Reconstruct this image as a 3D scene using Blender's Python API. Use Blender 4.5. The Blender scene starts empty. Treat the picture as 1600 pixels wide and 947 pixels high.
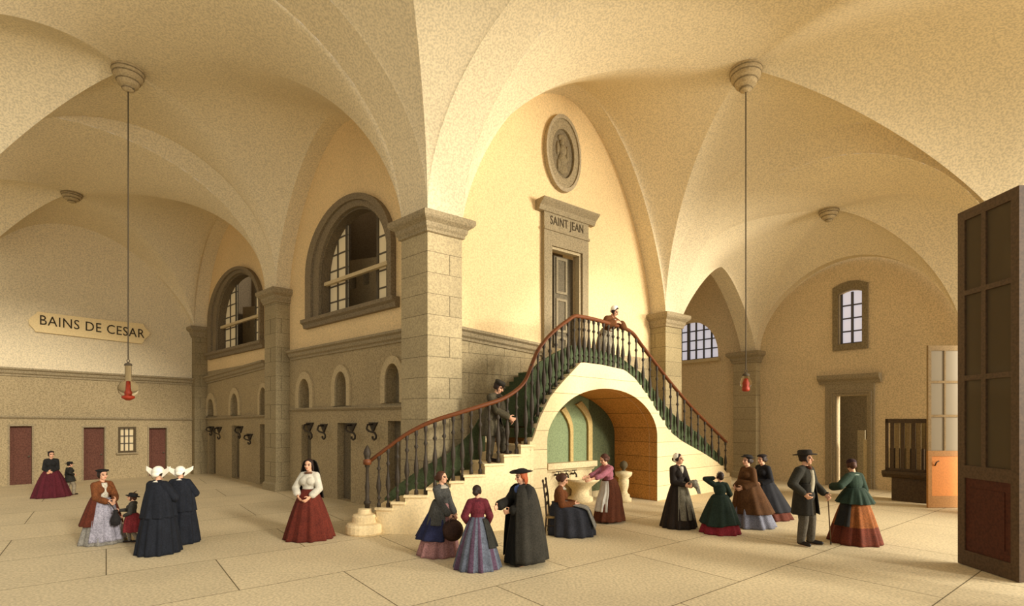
import bpy, bmesh, math, random
import numpy as np
from mathutils import Vector, Matrix
from mathutils.geometry import tessellate_polygon

random.seed(7)
rng = np.random.default_rng(7)
sc = bpy.context.scene
col = sc.collection
PI = math.pi

# ------------------------------------------------------------------ camera, sky, sun, exposure
F, CX, HY, EYE = 821.0, 800.0, 655.0, 2.35
cd = bpy.data.cameras.new('camera')
cd.sensor_fit = 'HORIZONTAL'; cd.sensor_width = 36.0
cd.lens = 36.0 * F / 1600.0
cd.shift_y = (HY - 473.5) / 1600.0
cd.clip_end = 300
cam = bpy.data.objects.new('camera', cd); col.objects.link(cam)
cam.location = (0, 0, EYE); cam.rotation_euler = (PI / 2, 0, 0)
sc.camera = cam

w = bpy.data.worlds.new('sky'); sc.world = w; w.use_nodes = True
bg = w.node_tree.nodes['Background']
SKY_BASE, SKY_SIDE, SKY_DIR = 0.60, 1.4, Vector((0.97, -0.24, -0.05)).normalized()   # brighter daylight from the open right-hand side
_n, _l = w.node_tree.nodes, w.node_tree.links
_tc = _n.new('ShaderNodeTexCoord'); _d = _n.new('ShaderNodeVectorMath'); _d.operation = 'DOT_PRODUCT'; _d.inputs[1].default_value = SKY_DIR
_l.new(_tc.outputs['Generated'], _d.inputs[0])
_m = _n.new('ShaderNodeMapRange'); _m.interpolation_type = 'SMOOTHSTEP'
for _i, _v in ((1, .40), (2, 1.0), (3, SKY_BASE), (4, SKY_BASE + SKY_SIDE)): _m.inputs[_i].default_value = _v
_l.new(_d.outputs['Value'], _m.inputs[0]); _l.new(_m.outputs[0], bg.inputs[1])
bg.inputs[0].default_value = (1.0, 0.96, 0.89, 1)

def sun_lamp(name, travel, strength, angle, color):
    l = bpy.data.lights.new(name, 'SUN'); l.energy = strength; l.angle = math.radians(angle); l.color = color
    o = bpy.data.objects.new(name, l); col.objects.link(o)
    o.rotation_euler = Vector(travel).to_track_quat('-Z', 'Y').to_euler()
sun_lamp('sun', (-0.70, 0.66, -0.32), 2.0, 7, (1.0, 0.93, 0.82))

# area lamp added beyond the right-hand arches for vault contrast, standing for daylight
al = bpy.data.lights.new('added_daylight', 'AREA'); al.shape = 'RECTANGLE'; al.size = 9; al.size_y = 5; al.energy = 8500; al.color = (1.0, .92, .78)
ao = bpy.data.objects.new('added_daylight', al); col.objects.link(ao); ao.location = (27.0, 3.5, 6.2); ao.rotation_euler = Vector((-.9, .36, .06)).to_track_quat('-Z', 'Y').to_euler()

sc.view_settings.view_transform = 'Standard'; sc.view_settings.look = 'None'
sc.view_settings.exposure = 0.18; sc.view_settings.gamma = 1.0; sc.view_settings.use_curve_mapping = False

# ------------------------------------------------------------------ helpers
def P(x, y, Y): return Vector(((x - CX) / F * Y, Y, EYE - (y - HY) / F * Y))
def lin(h):
    h = h.lstrip('#'); c = [int(h[i:i + 2], 16) / 255 for i in (0, 2, 4)]
    return tuple(v / 12.92 if v <= .04045 else ((v + .055) / 1.055) ** 2.4 for v in c) + (1,)

MATS = {}
def mat(name, hexc, rough=.85, grain=.0, gscale=26, mottle=.0, mscale=.5, brick=None, metal=0, bump=0):
    """plain or speckled material; brick = (width, height, mortar, colour, rotation, plane)"""
    if name in MATS: return MATS[name]
    m = bpy.data.materials.new(name); m.use_nodes = True; MATS[name] = m
    nt = m.node_tree; N = nt.nodes; L = nt.links; b = N['Principled BSDF']
    b.inputs['Roughness'].default_value = rough; b.inputs['Metallic'].default_value = metal
    try: b.inputs['Specular IOR Level'].default_value = .25
    except Exception: pass
    c = lin(hexc); b.inputs['Base Color'].default_value = c
    if not (grain or mottle or brick): return m
    g = N.new('ShaderNodeNewGeometry'); out = None
    rgb = N.new('ShaderNodeRGB'); rgb.outputs[0].default_value = c; out = rgb.outputs[0]
    def mulval(sock, fac):      # multiply colour by a scalar socket
        mx = N.new('ShaderNodeMix'); mx.data_type = 'RGBA'; mx.blend_type = 'MULTIPLY'; mx.inputs[0].default_value = 1
        cb = N.new('ShaderNodeCombineColor')
        for i in range(3): L.new(fac, cb.inputs[i])
        L.new(sock, mx.inputs[6]); L.new(cb.outputs[0], mx.inputs[7]); return mx.outputs[2]
    def noise(scale, detail, lo, hi, a=.3, bb=.7):
        n = N.new('ShaderNodeTexNoise'); n.inputs['Scale'].default_value = scale; n.inputs['Detail'].default_value = detail
        L.new(g.outputs['Position'], n.inputs['Vector'])
        r = N.new('ShaderNodeMapRange'); r.inputs[1].default_value = a; r.inputs[2].default_value = bb
        r.inputs[3].default_value = lo; r.inputs[4].default_value = hi; L.new(n.outputs[0], r.inputs[0]); return r.outputs[0]
    if brick:
        bw, bh, ms, mc, vec, off = brick
        # vec: 2D direction of the wall on plan; texture x runs along it, y is height (or across, for floors)
        tx = N.new('ShaderNodeVectorMath'); tx.operation = 'DOT_PRODUCT'; tx.inputs[1].default_value = (vec[0], vec[1], 0)
        L.new(g.outputs['Position'], tx.inputs[0])
        ty = N.new('ShaderNodeVectorMath'); ty.operation = 'DOT_PRODUCT'
        ty.inputs[1].default_value = (0, 0, 1) if off != 'floor' else (-vec[1], vec[0], 0)
        L.new(g.outputs['Position'], ty.inputs[0])
        cx = N.new('ShaderNodeCombineXYZ'); L.new(tx.outputs['Value'], cx.inputs[0]); L.new(ty.outputs['Value'], cx.inputs[1])
        bt = N.new('ShaderNodeTexBrick'); L.new(cx.outputs[0], bt.inputs['Vector'])
        bt.inputs['Scale'].default_value = 1; bt.inputs['Brick Width'].default_value = bw; bt.inputs['Row Height'].default_value = bh
        bt.inputs['Mortar Size'].default_value = ms; bt.inputs['Mortar Smooth'].default_value = .2; bt.inputs['Bias'].default_value = 0
        bt.inputs['Color1'].default_value = c; bt.inputs['Color2'].default_value = tuple(v * .9 for v in c[:3]) + (1,)
        bt.inputs['Mortar'].default_value = lin(mc)
        out = bt.outputs['Color']
    if mottle: out = mulval(out, noise(mscale, 4, 1 - mottle, 1 + mottle * .4))
    if grain: out = mulval(out, noise(gscale, 2, 1 - grain, 1 + grain * .35, .36, .60))
    L.new(out, b.inputs['Base Color'])
    if bump:
        n = N.new('ShaderNodeTexNoise'); n.inputs['Scale'].default_value = gscale; L.new(g.outputs['Position'], n.inputs['Vector'])
        bp = N.new('ShaderNodeBump'); bp.inputs['Strength'].default_value = bump; bp.inputs['Distance'].default_value = .02
        L.new(n.outputs[0], bp.inputs['Height']); L.new(bp.outputs[0], b.inputs['Normal'])
    return m

def glass(name, hexc, alpha_rough=.1, trans=.0, emit=0):
    if name in MATS: return MATS[name]
    m = bpy.data.materials.new(name); m.use_nodes = True; MATS[name] = m
    b = m.node_tree.nodes['Principled BSDF']; b.inputs['Base Color'].default_value = lin(hexc)
    b.inputs['Roughness'].default_value = alpha_rough
    b.inputs['Transmission Weight'].default_value = trans; b.inputs['IOR'].default_value = 1.1
    b.inputs['Emission Color'].default_value = lin(hexc); b.inputs['Emission Strength'].default_value = emit
    return m

def tag(o, label=None, cat=None, group=None, kind=None):
    if label: o['label'] = label
    if cat: o['category'] = cat
    if group: o['group'] = group
    if kind: o['kind'] = kind
    return o

def empty(name, loc=(0, 0, 0), rz=0):
    o = bpy.data.objects.new(name, None); col.objects.link(o); o.location = loc; o.rotation_euler = (0, 0, rz); return o

def mesh(name, verts, faces, mats, parent=None, smooth=False, mi=None, recalc=True):
    me = bpy.data.meshes.new(name)
    me.from_pydata([tuple(v) for v in verts], [], [tuple(f) for f in faces])
    for m in (mats if isinstance(mats, (list, tuple)) else [mats]): me.materials.append(m)
    if mi is not None: me.polygons.foreach_set('material_index', np.asarray(mi, np.int32))
    if recalc:
        bm = bmesh.new(); bm.from_mesh(me); bmesh.ops.recalc_face_normals(bm, faces=bm.faces); bm.to_mesh(me); bm.free()
    if smooth: me.polygons.foreach_set('use_smooth', np.ones(len(me.polygons), bool))
    me.update()
    o = bpy.data.objects.new(name, me); col.objects.link(o)
    if parent is not None: o.parent = parent
    return o

class Acc:
    def __init__(s): s.v = []; s.f = []
    def add(s, v, f):
        n = len(s.v); s.v += [tuple(p) for p in v]; s.f += [tuple(i + n for i in q) for q in f]; return s
    def box(s, c, size, R=None):
        hx, hy, hz = [a / 2 for a in size]
        vs = [Vector((x, y, z)) for x in (-hx, hx) for y in (-hy, hy) for z in (-hz, hz)]
        if R is not None: vs = [R @ v for v in vs]
        vs = [v + Vector(c) for v in vs]
        return s.add(vs, [(0, 1, 3, 2), (4, 6, 7, 5), (0, 4, 5, 1), (2, 3, 7, 6), (0, 2, 6, 4), (1, 5, 7, 3)])
    def loft(s, rings, cap=True, closed=True):
        n = len(rings[0]); vs = [p for r in rings for p in r]; fs = []
        for i in range(len(rings) - 1):
            for j in range(n if closed else n - 1):
                a = i * n + j; b = i * n + (j + 1) % n; fs.append((a, b, b + n, a + n))
        if cap: fs.append(tuple(range(n - 1, -1, -1))); fs.append(tuple((len(rings) - 1) * n + j for j in range(n)))
        return s.add(vs, fs)
    def lathe(s, prof, seg=16, at=(0, 0, 0), R=None):
        rings = []
        for r, z in prof:
            ring = [Vector((max(r, 1e-4) * math.cos(2 * PI * k / seg), max(r, 1e-4) * math.sin(2 * PI * k / seg), z)) for k in range(seg)]
            if R is not None: ring = [R @ p for p in ring]
            rings.append([p + Vector(at) for p in ring])
        return s.loft(rings)
    def capsule(s, p0, p1, r0, r1, seg=12):
        p0, p1 = Vector(p0), Vector(p1); d = p1 - p0
        if d.length < 1e-6: d = Vector((0, 0, 1e-4))
        q = d.to_track_quat('Z', 'Y'); Lh = d.length; prof = []
        for a in (-80, -45, -15): prof.append((r0 * math.cos(math.radians(a)), r0 * math.sin(math.radians(a))))
        for t in (.33, .66): prof.append((r0 + (r1 - r0) * t, Lh * t))
        for a in (15, 45, 80): prof.append((r1 * math.cos(math.radians(a)), Lh + r1 * math.sin(math.radians(a))))
        return s.lathe(prof, seg, p0, q.to_matrix())
    def ell(s, c, rad, R=None, seg=16, rings=10):
        prof = []
        M = Matrix.Diagonal(Vector(rad)); M = (R @ M) if R is not None else M
        for i in range(rings):
            a = -PI / 2 + PI * (i + .5) / rings; prof.append((math.cos(a), math.sin(a)))
        prof = [(.05, -1)] + prof + [(.05, 1)]
        return s.lathe(prof, seg, c, M)
    def tube(s, pts, r, seg=8):
        pts = [Vector(p) for p in pts]; rings = []; up = None
        for i, p in enumerate(pts):
            t = (pts[min(i + 1, len(pts) - 1)] - pts[max(i - 1, 0)]).normalized()
            if up is None: up = Vector((0, 0, 1)) if abs(t.z) < .9 else Vector((1, 0, 0))
            a = t.cross(up).normalized(); b = a.cross(t).normalized(); up = b
            rr = r[i] if isinstance(r, (list, tuple)) else r
            rings.append([p + a * rr * math.cos(2 * PI * k / seg) + b * rr * math.sin(2 * PI * k / seg) for k in range(seg)])
        return s.loft(rings)
    def build(s, name, mats, parent=None, smooth=False): return mesh(name, s.v, s.f, mats, parent, smooth)

def interp(x, xs, ys): return float(np.interp(x, xs, ys))
def pchip(xs, ys):
    xs = np.asarray(xs, float); ys = np.asarray(ys, float); h = np.diff(xs); dl = np.diff(ys) / h; m = np.zeros(len(xs))
    for i in range(1, len(xs) - 1):
        if dl[i - 1] * dl[i] > 0:
            w1 = 2 * h[i] + h[i - 1]; w2 = h[i] + 2 * h[i - 1]; m[i] = (w1 + w2) / (w1 / dl[i - 1] + w2 / dl[i])
    m[0], m[-1] = dl[0], dl[-1]
    def f(x):
        x = min(max(x, xs[0]), xs[-1]); i = int(min(max(np.searchsorted(xs, x) - 1, 0), len(xs) - 2)); t = (x - xs[i]) / h[i]
        return float((1 + 2 * t) * (1 - t) ** 2 * ys[i] + t * (1 - t) ** 2 * h[i] * m[i] + t * t * (3 - 2 * t) * ys[i + 1] + t * t * (t - 1) * h[i] * m[i + 1])
    return f

class Wall:
    """vertical plane: origin o, plan direction dr; nrm faces into the hall"""
    def __init__(s, o, dr, toward):
        s.o = np.array(o[:2], float); s.d = np.array(dr[:2], float); s.d /= np.linalg.norm(s.d)
        n = np.array([s.d[1], -s.d[0]]); s.n = n if n @ np.array(toward[:2]) > 0 else -n
    def pix(s, x, y, off=0):
        r = (x - CX) / F; o = s.o + s.n * off
        t = (r * o[1] - o[0]) / (s.d[0] - r * s.d[1]); Y = (o + t * s.d)[1]
        return (t, EYE - (y - HY) / F * Y)
    def pt(s, t, z, off=0):
        q = s.o + s.d * t + s.n * off; return Vector((q[0], q[1], z))
    def frame(s):
        return Matrix(((s.d[0], 0, s.n[0]), (s.d[1], 0, s.n[1]), (0, 1, 0)))

def plate_geo(wall, outline, holes, a, b):
    loops = [list(outline)] + [list(h) for h in holes]
    tri = tessellate_polygon([[Vector((p[0], p[1], 0)) for p in l] for l in loops])
    flat = [p for l in loops for p in l]; n = len(flat)
    vs = [wall.pt(p[0], p[1], b) for p in flat] + [wall.pt(p[0], p[1], a) for p in flat]
    fs = [tuple(t) for t in tri] + [tuple(i + n for i in reversed(t)) for t in tri]
    k = 0
    for l in loops:
        m = len(l)
        for i in range(m):
            p, q = k + i, k + (i + 1) % m; fs.append((p, q, q + n, p + n))
        k += m
    return vs, fs
def plate(name, wall, outline, holes, a, b, mats, parent=None):
    vs, fs = plate_geo(wall, outline, holes, a, b); return mesh(name, vs, fs, mats, parent)
def rect(s0, z0, s1, z1): return [(s0, z0), (s1, z0), (s1, z1), (s0, z1)]
def archpoly(s0, s1, z0, zs, z1, n=24):
    """straight jambs z0..zs then half ellipse up to z1"""
    c, r = (s0 + s1) / 2, (s1 - s0) / 2
    return [(s0, z0), (s1, z0)] + [(c + r * math.cos(PI * k / n), zs + (z1 - zs) * math.sin(PI * k / n)) for k in range(n + 1)]
def moulding(name, wall, p0, p1, prof, mats, parent=None):
    """profile [(off, dz)] run straight from p0=(s,z) to p1"""
    a = Acc(); rings = [[wall.pt(p[0], p[1] + dz, off) for off, dz in prof] for p in (p0, p1)]
    a.loft(rings); return a.build(name, mats, parent)
CORN = [(-.02, .16), (.20, .16), (.20, .10), (.13, .06), (.11, -.03), (.05, -.07), (.05, -.13), (-.02, -.13)]

# ------------------------------------------------------------------ materials
PLASTER = mat('plaster', '#E4D3AE', grain=.20, mottle=.07, mscale=.35)
WALLPL = mat('wall_plaster', '#E9CC98', grain=.16, mottle=.08, mscale=.4)
ENDPL = mat('end_plaster', '#D8C196', grain=.22, mottle=.06)
DADO = mat('dado_paint', '#AB9872', grain=.30, mottle=.10)
STONE = mat('stone_trim', '#9C8C6C', grain=.28, mottle=.06)
DARKSTONE = mat('dark_stone_trim', '#857658', grain=.30)

# ------------------------------------------------------------------ plan of the hall
A = P(668, 330, 11.7); B = P(431, 450, 17.07); C = P(304, 510, 22.4); E = P(1181, 548, 20.5)
def v2(v): return np.array([v[0], v[1]])
dd = v2(E) - v2(A); dd /= np.linalg.norm(dd)
uu = v2(C) - v2(A); uu /= np.linalg.norm(uu)
nr = np.array([dd[1], -dd[0]]); ml = -np.array([-uu[1], uu[0]]) if uu[0] < 0 else np.array([-uu[1], uu[0]])
if ml[1] > 0: ml = -ml
def online(x, o, dr, y):
    r = (x - CX) / F; t = (r * o[1] - o[0]) / (dr[0] - r * dr[1]); return P(x, y, o[1] + t * dr[1])
Ar = online(722, A, dd, 352); Dl = online(1040, A, dd, 488); Dr = online(1065, A, dd, 500)
Al = online(628, A, uu, 350); Br = B; Bl = online(414, A, uu, 458)
WO_L, WO_R, WO_E = .5, .6, .35
W_AB = Wall(v2(A) - ml * WO_L, uu, ml)
W_AD = Wall(v2(A) - nr * WO_R, dd, nr)
W_END = Wall(v2(E) + dd * WO_E, nr, -dd)
W_BAINS = Wall(v2(C) + uu * WO_E, ml, -uu)

# floor ------------------------------------------------------------
FLOOR = mat('floor_slabs', '#DAC8A0', rough=.7, grain=.22, mottle=.10, mscale=.7, brick=(2.9, 2.0, .009, '#6E5F42', (dd[0], dd[1]), 'floor'))
fa = Acc(); fa.box((-6, 12, -.1), (46, 44, .2)); floor = fa.build('floor', FLOOR); tag(floor, 'pale stone slab floor of the hall', 'floor', kind='structure')

# vaults -----------------------------------------------------------
def hprof(x, p, q): return max(0, 1 - abs(x) ** p) ** (1 / q)
def lerp(a, b, t): return a + (b - a) * t
def edge_pts(K1, K2, rz, p, q, n):
    out = []
    for i in range(n + 1):
        t = math.sin((2 * i / n - 1) * PI / 2) ; k = (t + 1) / 2
        b = K1.lerp(K2, k); b.z += (rz - b.z) * hprof(t, p, q); out.append(b)
    return out
def bay(name, K, c, gpq, edges, label, skip=()):
    """K: four springing corners, c: crown point, gpq: profile of each groin, edges: per side (rz, p, q, extrude xy or None)"""
    a = Acc(); n, m = 32, 24
    for i in range(4):
        if i in skip: continue
        j = (i + 1) % 4; rz, p, q, off = edges[i]; grid = []
        for r in range(m + 1):
            al = max(.002, math.sin(PI / 2 * r / m)) if r else .002
            zi = K[i].z + (c.z - K[i].z) * (1 - al ** gpq[i][0]) ** (1 / gpq[i][1]) if al < 1 else K[i].z
            zj = K[j].z + (c.z - K[j].z) * (1 - al ** gpq[j][0]) ** (1 / gpq[j][1]) if al < 1 else K[j].z
            R = c.z + (rz - c.z) * al ** 2; row = []
            ha = hprof(al, p, q)
            for s in range(n + 1):
                t = math.sin((2 * s / n - 1) * PI / 2); k = (t + 1) / 2; e = K[i].lerp(K[j], k)
                zl = zi + (zj - zi) * k
                sh = (hprof(al * t, p, q) - ha) / (1 - ha) if 1 - ha > 1e-5 else 1 - t * t
                pt = c.lerp(e, al); pt.z = zl + (R - zl) * sh; row.append(pt)
            grid.append(row)
        if off is not None: grid.append([pt + Vector((off[0], off[1], 0)) for pt in grid[-1]])
        vs = [pt for row in grid for pt in row]; W = n + 1; nf = len(grid) - 1 - (1 if off is not None else 0)
        fs = [(r * W + s, r * W + s + 1, (r + 1) * W + s + 1, (r + 1) * W + s) for r in range(nf) for s in range(n)]
        a.add(vs[:(nf + 1) * W], fs)
        if off is not None:
            r = nf; vv = vs[r * W:(r + 2) * W]; a.add(vv, [(s, s + 1, W + s + 1, W + s) for s in range(n)])
    o = mesh(name, a.v, a.f, PLASTER, None, True, recalc=False)
    return tag(o, label, 'ceiling', kind='structure')
def strip(name, e1, e2, label):
    n = 40; p1 = edge_pts(*e1, n); p2 = edge_pts(*e2, n); a = Acc()
    a.add(p1 + p2, [(i, i + 1, n + 2 + i, n + 1 + i) for i in range(n)])
    return tag(mesh(name, a.v, a.f, PLASTER, None, True, recalc=False), label, 'ceiling', kind='structure')
V = Vector
R1 = [Ar, Dl, V((12.2, 12.2, 5.49)), V((7.4, 6.3, 6.85))]; R2 = [Dr, E, V((13.29, 15.4, 4.28)), V((11.7, 12.3, 5.27))]
L1 = [Al, Br, V((-14.86, 13.04, 6.11)), V((-10.4, 7.19, 6.58))]; L2 = [Bl, C, V((-19.61, 17.91, 5.76)), V((-15.86, 11.68, 6.15))]
cR1, cR2, cL1, cL2 = V((5.67, 12.74, 10.84)), V((10.05, 16.67, 8.99)), V((-9.51, 13.02, 11.02)), V((-14.78, 17.64, 9.93))
XA, XR, XL, XN = A.copy(), V((6.6, 5.7, 6.9)), V((-9.68, 6.53, 6.6)), V((-2.2, 1.2, 7.0)); cX = V((-1.95, 6.2, 11.9))
eR1d, eR2d = (10.4, 2, 2), (9.7, 2, 2); eR1x, eXr = (11.3, 2, 2), (11.4, 2, 2); eL1x, eXl = (11.4, 2, 2), (11.5, 2, 2); eL1b, eL2b = (10.9, 2, 2), (10.6, 2, 2)
bay('ceiling', R1, cR1, [(3.149, 2.021), (1.802, 1.833), (1.25, 1.536), (1.953, 1.778)],
    [(11.613, 1.819, 1.405, -nr * WO_R), eR1d + (None,), (9.8, 2, 2, None), eR1x + (None,)], 'groin vault over the staircase bay')
bay('ceiling', R2, cR2, [(2.95, 2.879), (1.443, 1.633), (1.468, 1.869), (2.18, 2.01)],
    [(7.863, 1.416, 1.202, -nr * WO_R), (7.899, 1.95, 1.772, dd * WO_E), (8.3, 2, 2, None), eR2d + (None,)], 'groin vault in front of the end wall with the small window')
bay('ceiling', L1, cL1, [(3.258, 1.599), (2.614, 1.789), (1.25, 1.329), (2.031, 1.309)],
    [(10.846, 1.671, 1.561, -ml * WO_L), eL1b + (None,), (10.9, 2, 2, None), eL1x + (None,)], 'groin vault in front of the large arched window')
bay('ceiling', L2, cL2, [(3.042, 2.101), (2.325, 1.409), (1.335, 1.359), (1.7, 1.367)],
    [(10.325, 1.986, 1.982, -ml * WO_L), (9.532, 1.985, 1.213, uu * WO_E), (9.8, 2, 2, None), eL2b + (None,)], 'groin vault in front of the wall with the sign')
bay('ceiling', [XA, XR, XN, XL], cX, [(2, 2)] * 4, [eXr + (None,), (11.6, 2, 2, None), (11.6, 2, 2, None), eXl + (None,)],
    'high crossing vault nearest the viewer', skip=(1, 2))
strip('ceiling', (XA, XR) + eXr, (R1[0], R1[3]) + eR1x, 'vault band between the crossing and the staircase bay')
strip('ceiling', (R1[1], R1[2]) + eR1d, (R2[0], R2[3]) + eR2d, 'vault band between the staircase bay and the end bay')
strip('ceiling', (XA, XL) + eXl, (L1[0], L1[3]) + eL1x, 'vault band between the crossing and the large window bay')
strip('ceiling', (L1[1], L1[2]) + eL1b, (L2[0], L2[3]) + eL2b, 'vault band between the two window bays')

# pillars ----------------------------------------------------------
PCOUNT = 0
def pillar(corner, a, la, b, lb, zcap, label, hexs):
    a = np.asarray(a); b = np.asarray(b)
    def ring(e, z):
        c0 = v2(corner) - e * a - e * b
        q = [c0, c0 + a * (la + 2 * e), c0 + a * (la + 2 * e) + b * (lb + 2 * e), c0 + b * (lb + 2 * e)]
        return [Vector((p[0], p[1], z)) for p in q]
    root = empty('pillar', (corner[0], corner[1], 0)); tag(root, label, 'pillar', kind='structure')
    M = [mat('pier_stone' + hexs, hexs, grain=.22, mottle=.12, mscale=.9, brick=(.95, .47, .007, '#6f6248', (b[0] * .7 + a[0] * .3, b[1] * .7 + a[1] * .3), 'wall'))]
    off = Vector((-corner[0], -corner[1], 0))
    sh = lambda rr: [[p + off for p in r] for r in rr]
    Acc().loft(sh([ring(0, 0), ring(0, zcap - .42)])).build('shaft', M, root)
    Acc().loft(sh([ring(e, zcap - dz) for e, dz in ((0, .46), (.05, .44), (.05, .38), (.09, .33), (.10, .24), (.19, .17), (.22, .12), (.22, .03), (.17, .0))])).build('capital', STONE, root)
    Acc().loft(sh([ring(.05, 0), ring(.05, .22), ring(.0, .27)])).build('plinth', M, root)
    return root
pillar(A, uu, .98, dd, .90, A.z, 'massive stone corner pillar behind the foot of the staircase', '#B3A27C')
pillar(B, uu, .87, -ml, .7, B.z, 'stone pillar between the two arched windows', '#A3936F')
pillar(C, uu, .8, -ml, .7, C.z, 'stone pillar in the corner beside the wall with the sign', '#9A8A67')
pillar(Dl, dd, float(np.linalg.norm(v2(Dr) - v2(Dl))), -nr, .75, Dl.z, 'stone pillar beyond the landing of the staircase', '#A99870')
pillar(E, -nr, .93, dd, .5, E.z, 'slim stone pillar against the end wall', '#B09E78')

pillar(XR, dd, 1.0, nr, .9, 6.85, 'stone pillar across the hall from the big corner pillar', '#B3A27C')

pillar(R1[2], dd, .9, nr, .9, 5.49, 'stone pillar at the far side of the entrance arches', '#B3A27C')

# ------------------------------------------------------------------ wall with arched windows (left arm)
WIN_OUT = mat('window_surround', '#83745A', grain=.28)
PALEGLASS = glass('glowing_pale_glass', '#D9C59A', .25, emit=.12)  # faint emission imitates daylight coming through the panes
BLUEGLASS = glass('glowing_bluish_glass', '#D5D2DC', .2, emit=.55)  # emission makes these panes glow as if lit by the sky
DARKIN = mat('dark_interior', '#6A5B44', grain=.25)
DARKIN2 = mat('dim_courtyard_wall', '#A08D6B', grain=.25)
LEAD = mat('window_bar', '#5B5140', rough=.6)
SASH = mat('pale_sash', '#C9B48A', grain=.12)
def win_params(xl, xr, ysl, ysr, xt, yt, W, frac):
    s0, z0a = W.pix(xl, ysl); s1, z0b = W.pix(xr, ysr); _, z1 = W.pix(xt, yt); z0 = (z0a + z0b) / 2
    if s0 > s1: s0, s1 = s1, s0
    return s0, s1, z0, z0 + (z1 - z0) * frac, z1
holesAB = []
def arch_window(n, outer, inner, label):
    so0, so1, zo0, zos, zo1 = outer; s0, s1, z0, zs, z1 = inner
    hole = archpoly(s0, s1, zo0, zs, z1); holesAB.append(hole)
    root = empty('window_%d' % n, W_AB.pt((s0 + s1) / 2, zo0, 0)); tag(root, label, 'window', kind='structure')
    off = -W_AB.pt((s0 + s1) / 2, zo0, 0)
    def pl(name, outl, holes, a, b, m, par=root):
        vs, fs = plate_geo(W_AB, outl, holes, a, b); return mesh(name, [v + off for v in vs], fs, m, par)
    # stepped architrave
    o1 = archpoly(so0, so1, zo0, zos, zo1); k = .5
    mid = archpoly(lerp(so0, s0, k), lerp(so1, s1, k), zo0, lerp(zos, zs, k), lerp(zo1, z1, k))
    pl('architrave', o1, [mid], -.02, .16, WIN_OUT); pl('architrave', mid, [hole], -.02, .09, WIN_OUT)
    ri = archpoly(s0 + .05, s1 - .05, zo0, zs, z1 - .05)
    pl('reveal', hole, [ri], -.32, -.01, mat('shaded_reveal', '#6F614A', grain=.28))  # added lining, coloured dark for the shadow inside the opening
    a = Acc(); e = .16
    a.loft([[W_AB.pt(s, zo0 + dz, of) + off for of, dz in ((-.02, .0), (.24, .0), (.24, -.10), (.16, -.15), (.13, -.26), (-.02, -.26))] for s in (so0 - e, so1 + e)])
    a.build('sill', WIN_OUT, root)
    # reveal light well behind the opening, with a dim wall across it
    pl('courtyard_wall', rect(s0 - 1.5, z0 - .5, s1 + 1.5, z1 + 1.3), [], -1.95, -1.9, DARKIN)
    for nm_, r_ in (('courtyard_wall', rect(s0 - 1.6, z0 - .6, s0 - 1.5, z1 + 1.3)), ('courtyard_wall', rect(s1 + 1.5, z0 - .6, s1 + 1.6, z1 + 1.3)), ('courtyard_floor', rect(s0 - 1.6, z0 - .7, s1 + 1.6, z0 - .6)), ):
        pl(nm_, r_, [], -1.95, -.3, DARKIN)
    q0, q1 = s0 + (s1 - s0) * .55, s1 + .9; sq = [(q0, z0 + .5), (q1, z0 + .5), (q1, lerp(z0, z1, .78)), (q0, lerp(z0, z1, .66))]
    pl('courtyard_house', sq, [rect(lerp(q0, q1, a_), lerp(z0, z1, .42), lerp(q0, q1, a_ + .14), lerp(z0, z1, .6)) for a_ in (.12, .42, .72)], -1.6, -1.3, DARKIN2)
    # two tall glazed casements at the sides, fitted under the arch
    def topz(s):
        t = (s - (s0 + s1) / 2) / ((s1 - s0) / 2); return zs + (z1 - zs) * math.sqrt(max(0, 1 - t * t))
    for fa, fb in ((.0, .27), (.70, 1.0)):
        a0, a1 = lerp(s0, s1, fa) + .01, lerp(s0, s1, fb) - .01
        pts = [(a1, zo0), (a0, zo0)] if False else [(a0, zo0), (a1, zo0)]
        tops = [(lerp(a1, a0, q / 8), max(zo0 + .3, topz(lerp(a1, a0, q / 8)) - .02)) for q in range(9)]
        outl = pts + tops
        cas = pl('casement', outl, [], -.30, -.27, PALEGLASS)
        bars = Acc(); wd = .035
        for f in (0, .5, 1):
            s = lerp(a0, a1, f); s = min(max(s, a0 + wd), a1 - wd); zt = topz(s) - .02
            v, fc = plate_geo(W_AB, rect(s - wd / 2 * (2 if f == (1 if fa == 0 else 0) else 1), zo0, s + wd / 2 * (2 if f == (1 if fa == 0 else 0) else 1), max(zo0 + .3, zt)), [], -.33, -.23); bars.add([p + off for p in v], fc)
        nb = 6
        for q in range(1, nb):
            z = lerp(zo0, z1, q / nb)
            if z < topz((a0 + a1) / 2):
                v, fc = plate_geo(W_AB, rect(a0, z - .018, a1, z + .018), [], -.32, -.24); bars.add([p + off for p in v], fc)
        bars.build('glazing_bars', LEAD, cas)
    a = Acc(); zb = lerp(zo0, z1, .36)
    v, fc = plate_geo(W_AB, rect(s0, zb - .05, s1, zb + .05), [], -.16, -.06); a.add([p + off for p in v], fc)
    a.build('crossbar', SASH, root)
arch_window(1, win_params(484, 619, 503, 463, 561, 301, W_AB, .42), win_params(502, 609, 499, 466, 561, 322, W_AB, .42), 'large arched window beside the big corner pillar')
arch_window(2, win_params(330, 413, 555, 530, 382, 413, W_AB, .42), win_params(341, 408, 552, 532, 382, 424, W_AB, .42), 'smaller looking arched window nearer the wall with the sign')

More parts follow.
